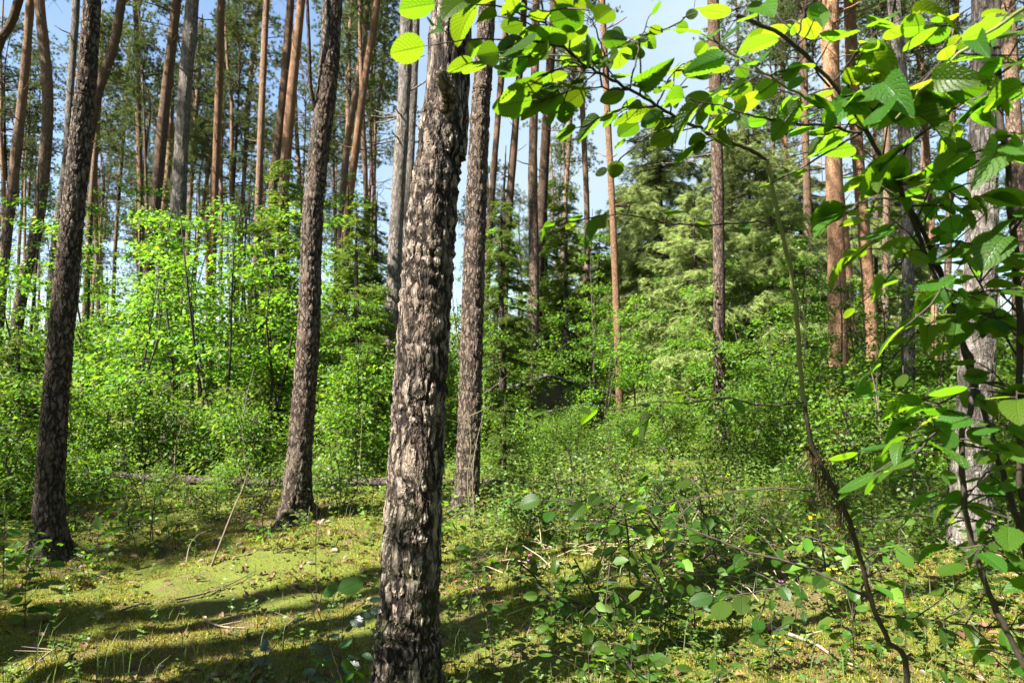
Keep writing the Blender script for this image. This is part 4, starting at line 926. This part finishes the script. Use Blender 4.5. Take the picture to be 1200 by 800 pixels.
# B: darker hazel stems at the edge
S = Shrub(); S.r = np.random.default_rng(32)
g1 = np.array((1.28, 1.5, 0.)); g1[2] = float(gh(g1[0], g1[1]))
s1 = S.stem([g1, P(1250, 800, 1.55), P(1212, 690, 1.6), P(1195, 620, 1.6), P(1172, 545, 1.6), P(1142, 450, 1.58), P(1118, 370, 1.55), P(1090, 290, 1.5), P(1050, 215, 1.45), P(1009, 145, 1.42), P(975, 98, 1.4), P(932, 54, 1.36), P(900, 34, 1.33), P(862, 18, 1.3)], .012, .005, n=80)
s2 = S.stem([P(1056, 225, 1.46), P(1085, 300, 1.5), P(1105, 345, 1.52), P(1122, 392, 1.52), P(1137, 420, 1.5), P(1141, 455, 1.48), P(1134, 490, 1.47), P(1126, 530, 1.47), P(1140, 640, 1.48), P(1190, 760, 1.48), P(1245, 860, 1.48)], .006, .009)
s3 = S.stem([g1 + np.array((.25, .1, 0)), P(1240, 760, 1.5), P(1200, 600, 1.45), P(1195, 370, 1.38), P(1188, 270, 1.35), P(1181, 200, 1.33), P(1172, 130, 1.32), P(1168, 0, 1.3), P(1160, -80, 1.3)], .011, .007)
DK = (.05, .3, .95)
N_ = lambda n: int(n * 1.6)
b1 = S.stem([P(1009, 155, 1.42), P(950, 146, 1.4), P(891, 137, 1.36), P(807, 116, 1.3)], .004, .002, n=24); S.leaves(b1, 8, .075, .1, 1., (-.1, .45, .8), .33, .5, .08)
b2 = S.stem([P(1137, 115, 1.28), P(1090, 150, 1.33), P(1043, 186, 1.38), P(1020, 200, 1.42)], .003, .003, n=16); S.leaves(b2, 5, .085, .05, .8, DK, .3, .5, .08)
b3 = S.stem([P(1009, 155, 1.42), P(960, 184, 1.45), P(908, 213, 1.5)], .0035, .002, n=14); S.leaves(b3, 3, .05, .3, 1, DK, .3, .3, .06)
b5 = S.stem([P(1009, 127, 1.41), P(962, 118, 1.36), P(928, 105, 1.32), P(868, 70, 1.26), P(825, 40, 1.22)], .005, .002, True, n=24); S.leaves(b5, 18, .07, .1, 1., (-.1, .4, .8), .35, .6, .09)
b6 = S.stem([P(1050, 140, 1.3), P(1103, 81, 1.2), P(1160, 38, 1.12), P(1215, 0, 1.05)], .0028, .004, True, n=18); S.leaves(b6, 7, .09, .05, .9, (-.2, .45, .8), .3, .4, .07)
S.leaves(s1, 24, .085, .62, 1., (-.1, .4, .85), .35, .7, .14)
for (u0, v0, d0), (u1, v1, d1), n, sz, nv in [
    ((975, 98, 1.4), (1060, 20, 1.3), 7, .085, (-.1, .45, .8)), ((932, 54, 1.36), (960, -20, 1.3), 6, .08, (-.1, .45, .8)), ((1009, 145, 1.42), (1085, 95, 1.2), 6, .095, (-.25, .5, .7)),
    ((1050, 215, 1.45), (1130, 235, 1.3), 6, .09, DK), ((1060, 235, 1.46), (985, 255, 1.4), 4, .075, DK), ((1090, 290, 1.5), (1170, 300, 1.3), 6, .09, DK), ((1090, 290, 1.5), (1040, 325, 1.4), 3, .08, (-.1, .6, .7)),
    ((1118, 370, 1.55), (1040, 425, 1.5), 4, .085, DK), ((1118, 370, 1.55), (1190, 385, 1.4), 6, .09, DK), ((1142, 450, 1.58), (1060, 520, 1.5), 5, .08, DK), ((1142, 450, 1.58), (1215, 470, 1.4), 5, .09, DK),
    ((1134, 490, 1.47), (1070, 535, 1.35), 4, .085, DK), ((1172, 545, 1.6), (1120, 605, 1.5), 4, .07, (0, 0, 1)), ((1172, 545, 1.6), (1225, 560, 1.45), 4, .085, DK),
    ((1181, 200, 1.33), (1130, 180, 1.25), 4, .09, DK), ((1172, 130, 1.32), (1215, 95, 1.15), 4, .1, (-.2, .5, .75)), ((1170, 60, 1.31), (1090, 30, 1.25), 6, .085, DK), ((1168, 20, 1.3), (1230, 40, 1.2), 5, .085, DK),
    ((1188, 270, 1.35), (1225, 240, 1.25), 4, .085, DK), ((1195, 370, 1.38), (1150, 340, 1.3), 5, .085, DK), ((1198, 480, 1.42), (1240, 430, 1.3), 4, .085, DK), ((1198, 520, 1.42), (1160, 500, 1.35), 3, .08, DK),
    ((1195, 620, 1.6), (1015, 608, 1.75), 5, .05, (0, 0, 1)), ((1212, 690, 1.6), (1150, 640, 1.6), 3, .06, (0, 0, 1))]:
    A, B_ = P(u0, v0, d0), P(u1, v1, d1); tw = S.stem([A, (A + B_) / 2 + np.array((0, 0, .02)), B_], .003, .0014, n=14); S.leaves(tw, N_(n), sz * .88, .12, 1., nv, .33, .55, .1)
for pth, nn in ((s1, 14), (s3, 20)):
    for q in range(nn):
        i = int(len(pth) * (S.r.uniform(.12, .9))); A = pth[i]; dd = nrm(np.array((S.r.uniform(-1, .9), S.r.uniform(-1, .6), S.r.uniform(-.1, .35)))); L = S.r.uniform(.18, .42)
        if (A + dd * L)[1] < 1.0 or (A + dd * L)[0] < .62: continue
        tw = S.stem([A, A + dd * L * .5 + np.array((0, 0, .02)), A + dd * L], .003, .0013, n=12); S.leaves(tw, int(L * 22), .072, .15, 1., DK, .33, .55, .1)
S.finish('hazel_shrub', 'dark hazel shrub with arching stems and large leaves in front of the broad pale trunk', g1, cat='hazel')

# dry needles caught on the bent stem
mb = MB(); r = np.random.default_rng(8); c0 = P(965, 548, 1.81)
ps = np.array([P(950 + 48 * t, 520 + 100 * t, 1.82 + .02 * t) for t in r.random(300) ** 1.4]) + r.normal(size=(300, 3)) * .012
d = nrm(np.array((.05, 0, -1.)) + rvec(r, 300) * .42); L = r.uniform(.04, .12, (300, 1)); s = nrm(np.cross(d, rvec(r, 300))) * .0013
mb.add((np.stack([ps - s, ps + s, ps + d * L], 1).reshape(-1, 3)) - c0, np.arange(900).reshape(-1, 3))
o = mb.build('dry_needles', [M['needle_hang']], None, False, c0); tag(o, 'bunch of dry brown pine needles caught on the bent hazel stem', 'dry needles')

# C: small broadleaf seedlings near the viewer, each on its own
def seedling(u, v, d, h, n, size, lab, mat='leaf_dark', seed=0, tmpl=LEAF_DARK, lean=(0, 0), grp='broadleaf seedlings on the moss'):
    S = Shrub(); S.r = np.random.default_rng(200 + seed); x = P(u, v, d)[0]; b = np.array((x, d, float(gh(x, d)) - .01))
    ax = S.stem([b, b + np.array((lean[0] * .4, lean[1] * .4, h * .5)), b + np.array((lean[0], lean[1], h))], .004, .0018, n=12); S.leaves(ax, int(n * 1.7), size, .22, 1., (-.1, -.35, .85), .38, .6, min(.14, h * .42))
    S.finish('seedling', lab, b, grp, mat, tmpl, 'seedling')
seedling(330, 770, 2.75, .34, 8, .085, 'dark lobed seedling on the moss left of the thick pine', seed=1, lean=(-.08, -.05))
seedling(395, 720, 2.85, .42, 9, .08, 'taller dark seedling close beside the thick pine', seed=2, lean=(.03, 0))
seedling(262, 800, 2.5, .16, 6, .08, 'low dark seedling at the near edge of the moss', seed=3)
seedling(425, 700, 2.5, .62, 4, .12, 'seedling stretching one long toothed leaf toward the kinked pine', 'leaf_hazel', 4, LEAF_BIG, (-.2, .05))
seedling(580, 650, 3.4, .55, 8, .075, 'bright seedling right of the thick pine', 'leaf_hazel', 5, LEAF_MED, (-.12, 0))
seedling(650, 690, 3.5, .38, 8, .07, 'seedling in the lit moss beyond the bright seedling', 'leaf_hazel', 6, LEAF_MED)
seedling(690, 760, 2.9, .32, 9, .07, 'bushy seedling at the near edge below the clearing', 'leaf_hazel', 7, LEAF_MED)
seedling(760, 770, 2.8, .36, 10, .07, 'seedling left of the pale fallen branch', 'leaf_hazel', 8, LEAF_MED)
seedling(835, 780, 2.7, .3, 9, .065, 'seedling touching the pale fallen branch', 'leaf_hazel', 9, LEAF_MED)
seedling(720, 725, 3.3, .34, 8, .065, 'seedling just short of the dry stalks', 'leaf_hazel', 10, LEAF_MED)
seedling(1110, 780, 2.4, .4, 11, .08, 'leafy seedling at the foot of the leaning sapling', 'leaf_hazel', 11, LEAF_MED)
seedling(1180, 760, 2.5, .5, 11, .08, 'leafy seedling at the near corner under the dark hazel', 'leaf_hazel', 12, LEAF_MED)
seedling(940, 790, 2.6, .28, 8, .065, 'seedling between the fallen branch and the leaning sapling', 'leaf_hazel', 13, LEAF_MED)
seedling(1060, 690, 3.4, .45, 9, .07, 'seedling in front of the broad pale trunk', 'leaf_hazel', 14, LEAF_MED)
seedling(30, 690, 4.0, .35, 9, .09, 'shaded seedling left of the dark trunk foot', 'leaf_hazel', 15, LEAF_MED)
seedling(115, 640, 5.2, .3, 8, .09, 'seedling on the shaded moss right of the dark trunk foot', 'leaf_hazel', 16, LEAF_MED)
seedling(5, 620, 4.6, .5, 9, .1, 'pale leaved seedling at the edge beside the dark trunk', 'leaf_hazel', 17, LEAF_MED)
for q, (u, v, h, n, sz, lab) in enumerate([
    (610, 700, .3, 12, .06, 'small seedling where the thick pine shadow meets the lit moss'), (655, 740, .28, 14, .06, 'seedling at the near edge right of the thick pine'), (785, 735, .34, 14, .06, 'seedling above the pale fallen branch'),
    (870, 715, .32, 14, .06, 'seedling beside the crooked twig'), (905, 765, .3, 14, .06, 'seedling just past the pale fallen branch'), (1000, 760, .3, 14, .07, 'seedling at the base of the leaning hazel sapling'),
    (1020, 690, .4, 14, .06, 'seedling behind the leaning hazel sapling'), (1150, 700, .5, 16, .075, 'seedling before the foot of the broad pale trunk'), (740, 790, .25, 12, .06, 'seedling lowest in front of the dry stalks'),
    (810, 745, .3, 12, .06, 'seedling between the two others above the fallen branch'), (560, 690, .4, 10, .06, 'slim seedling close right of the thick pine'), (700, 700, .3, 12, .055, 'seedling beside the brown twig in the clearing')]):
    seedling(u, v, EYE * F / (v + 25 - 425.), h, n, sz, lab, 'leaf_hazel', 40 + q, LEAF_MED)
# pine seedling on the moss and bare pale stems
def flower(u, v, h, mat, lab, seed, grp):
    r = np.random.default_rng(seed); p = gpt(u, v); root = empty('flower', p, lab, 'flower', grp); mb = MB(); tp = np.array((r.normal() * .04, r.normal() * .04, h))
    mb.tube(smooth_path([(0, 0, -.02), tp * .5 + r.normal(size=3) * .01, tp], 8), .0022, 4)
    k = 6; t = np.linspace(.15, .8, k)[:, None]; a = np.arange(k) * 2.4; mb.inst(LEAF_S[0], LEAF_S[1], frames(np.stack([np.cos(a), np.sin(a), .3 + 0 * a], 1), np.array((0, 0, 1.)) + rvec(r, k) * .2, np.full(k, .05)), tp * t)
    mb.build('stem', [M['leaf_herb']], root); hb = MB(); k = 10; a = np.arange(k) * 6.283 / k
    for j in range(3):
        c = tp + np.array((r.normal() * .025, r.normal() * .02, r.normal() * .02)); hb.inst(LEAF_S[0], LEAF_S[1], frames(np.stack([np.cos(a), np.sin(a), .6 + 0 * a], 1), np.array((0, -.6, .6)) + rvec(r, k) * .2, np.full(k, .02)), np.tile(c, (k, 1)))
    hb.build('petals', [M[mat]], root)
FY = [(703, 612, .16, 'yellow flower left of the dry stalks'), (718, 668, .13, 'yellow flower before the dry stalks'), (850, 572, .25, 'yellow flower below the purplish pine'), (955, 620, .2, 'yellow flower under the hanging dry needles'), (1165, 630, .22, 'yellow flower right of the broad pale trunk'), (895, 760, .1, 'yellow flower by the pale fallen branch'), (288, 600, .2, 'yellow flower near the kinked pine foot'), (985, 690, .12, 'yellow flower left of the bent stem')]
for q, (u, v, h, lab) in enumerate(FY): flower(u, v, h, 'yellow', lab, 300 + q, 'yellow flowers in the clearing')
for q, (u, v, h, lab) in enumerate([(810, 585, .35, 'pink flower head below the pale conifers'), (615, 680, .12, 'pink flower at the edge of the lit moss'), (925, 690, .1, 'pink flower before the leaning sapling'), (850, 590, .36, 'pink flower head by the purplish pine foot')]): flower(u, v, h, 'pink', lab, 330 + q, 'pink flowers in the clearing')
# bare pale stems standing in the undergrowth
GQ = 'thin bare stems in the undergrowth'
for q, (lab, pl, d, rad, mat) in enumerate([
    ('thin bare stem in front of the grey-brown pine', [(545, 470), (552, 520), (548, 560), (551, 610)], 6.4, .006, 'green_stem'),
    ('curved bare stem beside the grey-brown pine', [(566, 440), (567, 480), (558, 520), (554, 560), (556, 612)], 6.5, .005, 'drywood'),
    ('thin pale stem among the low bushes beside the fallen log', [(298, 430), (288, 470), (284, 510), (290, 560)], 8.8, .008, 'drywood'),
    ('forked pale stem in the bright thicket', [(205, 480), (212, 500), (206, 520), (204, 560)], 9.0, .008, 'drywood'),
    ('upright bare stalk right of the kinked pine', [(425, 470), (423, 520), (421, 560)], 7.6, .006, 'green_stem'),
    ('pale leaning stem before the bright orange pine', [(1020, 430), (1028, 470), (1033, 530)], 9.0, .01, 'drywood'),
    ('thin stalk standing before the kinked pine', [(372, 560), (371, 600), (370, 650), (371, 700)], 4.4, .003, 'twig')]):
    pts = [P(u, v, d) for u, v in pl][::-1]; b = pts[0].copy(); b[2] = float(gh(b[0], b[1])) - .02; pts = smooth_path([b] + [p for p in pts if p[2] > b[2] + .08], 18)
    mb = MB(); mb.tube(pts - b, np.linspace(rad, rad * .4, 18), 5)
    for j in range(4):
        i = int(rng.integers(5, 16)); dd = nrm(rng.normal(size=3) + np.array((0, 0, .7))); mb.tube([pts[i] - b, pts[i] - b + dd * .1, pts[i] - b + dd * rng.uniform(.15, .35) + np.array((0, 0, .02))], [rad * .5, rad * .4, rad * .2], 4)
    o = mb.build('bare_stem', [M[mat]], None, True, b); tag(o, lab, 'stem', GQ)

# ------------------------------------------------------------------ camera, sky, sun
cam = bpy.data.cameras.new('camera'); co = bpy.data.objects.new('camera', cam); C.objects.link(co)
co.location = (0, 0, EYE); co.rotation_euler = (R(90) + PITCH, 0, 0); cam.sensor_width = 36; cam.lens = 24; cam.clip_start = .05; cam.clip_end = 2000
cam.dof.use_dof = True; cam.dof.focus_distance = 3.0; cam.dof.aperture_fstop = 5.6
scene.camera = co

SUN_EL, SUN_AZ = R(50), R(60)        # sun behind the viewer's left shoulder
to_sun = Vector((-math.sin(SUN_AZ) * math.cos(SUN_EL), -math.cos(SUN_AZ) * math.cos(SUN_EL), math.sin(SUN_EL)))
sun = bpy.data.lights.new('sun', 'SUN'); sun.energy = 5.0; sun.angle = R(.5); sun.color = (1, .95, .86)
so = bpy.data.objects.new('sun', sun); C.objects.link(so); so.rotation_euler = to_sun.to_track_quat('Z', 'Y').to_euler(); so.location = (-10, -6, 20)
w = bpy.data.worlds.new('World'); scene.world = w; w.use_nodes = True; nt = w.node_tree; nt.nodes.clear()
sky = nt.nodes.new('ShaderNodeTexSky'); sky.sky_type = 'NISHITA'; sky.sun_disc = False; sky.dust_density = 1.2; sky.ozone_density = 1.5; sky.sun_elevation = SUN_EL; sky.sun_rotation = math.atan2(to_sun.x, to_sun.y)
bg = nt.nodes.new('ShaderNodeBackground'); bg.inputs[1].default_value = .05; ow = nt.nodes.new('ShaderNodeOutputWorld')
tc = nt.nodes.new('ShaderNodeTexCoord'); mp = nt.nodes.new('ShaderNodeMapping'); mp.inputs['Scale'].default_value = (1, 1, 2.5); nz = nt.nodes.new('ShaderNodeTexNoise'); nz.inputs['Scale'].default_value = 2.6; nz.inputs['Detail'].default_value = 6
rp = nt.nodes.new('ShaderNodeMapRange'); rp.inputs[1].default_value = .36; rp.inputs[2].default_value = .6; rp.inputs[4].default_value = 1.
mx = nt.nodes.new('ShaderNodeMix'); mx.data_type = 'RGBA'; mx.inputs[7].default_value = (2.6, 3.25, 3.75, 1)
L = nt.links.new
L(tc.outputs['Generated'], mp.inputs[0]); L(mp.outputs[0], nz.inputs['Vector']); L(nz.outputs[0], rp.inputs[0]); 
vd = nt.nodes.new('ShaderNodeVectorMath'); vd.operation = 'DOT_PRODUCT'; vd.inputs[1].default_value = tuple(Vector((.22, 1, .3)).normalized())
nd = nt.nodes.new('ShaderNodeVectorMath'); nd.operation = 'NORMALIZE'; L(tc.outputs['Generated'], nd.inputs[0]); L(nd.outputs[0], vd.inputs[0])
dr = nt.nodes.new('ShaderNodeMapRange'); dr.interpolation_type = 'SMOOTHSTEP'; dr.inputs[1].default_value = .86; dr.inputs[2].default_value = .985; L(vd.outputs['Value'], dr.inputs[0])
ml = nt.nodes.new('ShaderNodeMath'); ml.operation = 'MULTIPLY_ADD'; L(rp.outputs[0], ml.inputs[0]); ml.inputs[1].default_value = .45; ml.inputs[2].default_value = .55
m2 = nt.nodes.new('ShaderNodeMath'); m2.operation = 'MULTIPLY'; L(ml.outputs[0], m2.inputs[0]); L(dr.outputs[0], m2.inputs[1]); L(m2.outputs[0], mx.inputs[0]); L(sky.outputs[0], mx.inputs[6]); L(mx.outputs[2], bg.inputs[0]); L(bg.outputs[0], ow.inputs[0])

scene.render.engine = 'CYCLES'
cy = scene.cycles; cy.max_bounces = 6; cy.diffuse_bounces = 1; cy.glossy_bounces = 2; cy.transmission_bounces = 4; cy.transparent_max_bounces = 4
cy.use_denoising = True; cy.caustics_reflective = False; cy.caustics_refractive = False; cy.use_adaptive_sampling = True; cy.adaptive_threshold = .02
try: cy.denoiser = 'OPENIMAGEDENOISE'
except Exception: pass
vs = scene.view_settings; vs.view_transform = 'Standard'; vs.look = 'None'; vs.gamma = 1; vs.exposure = 2.5
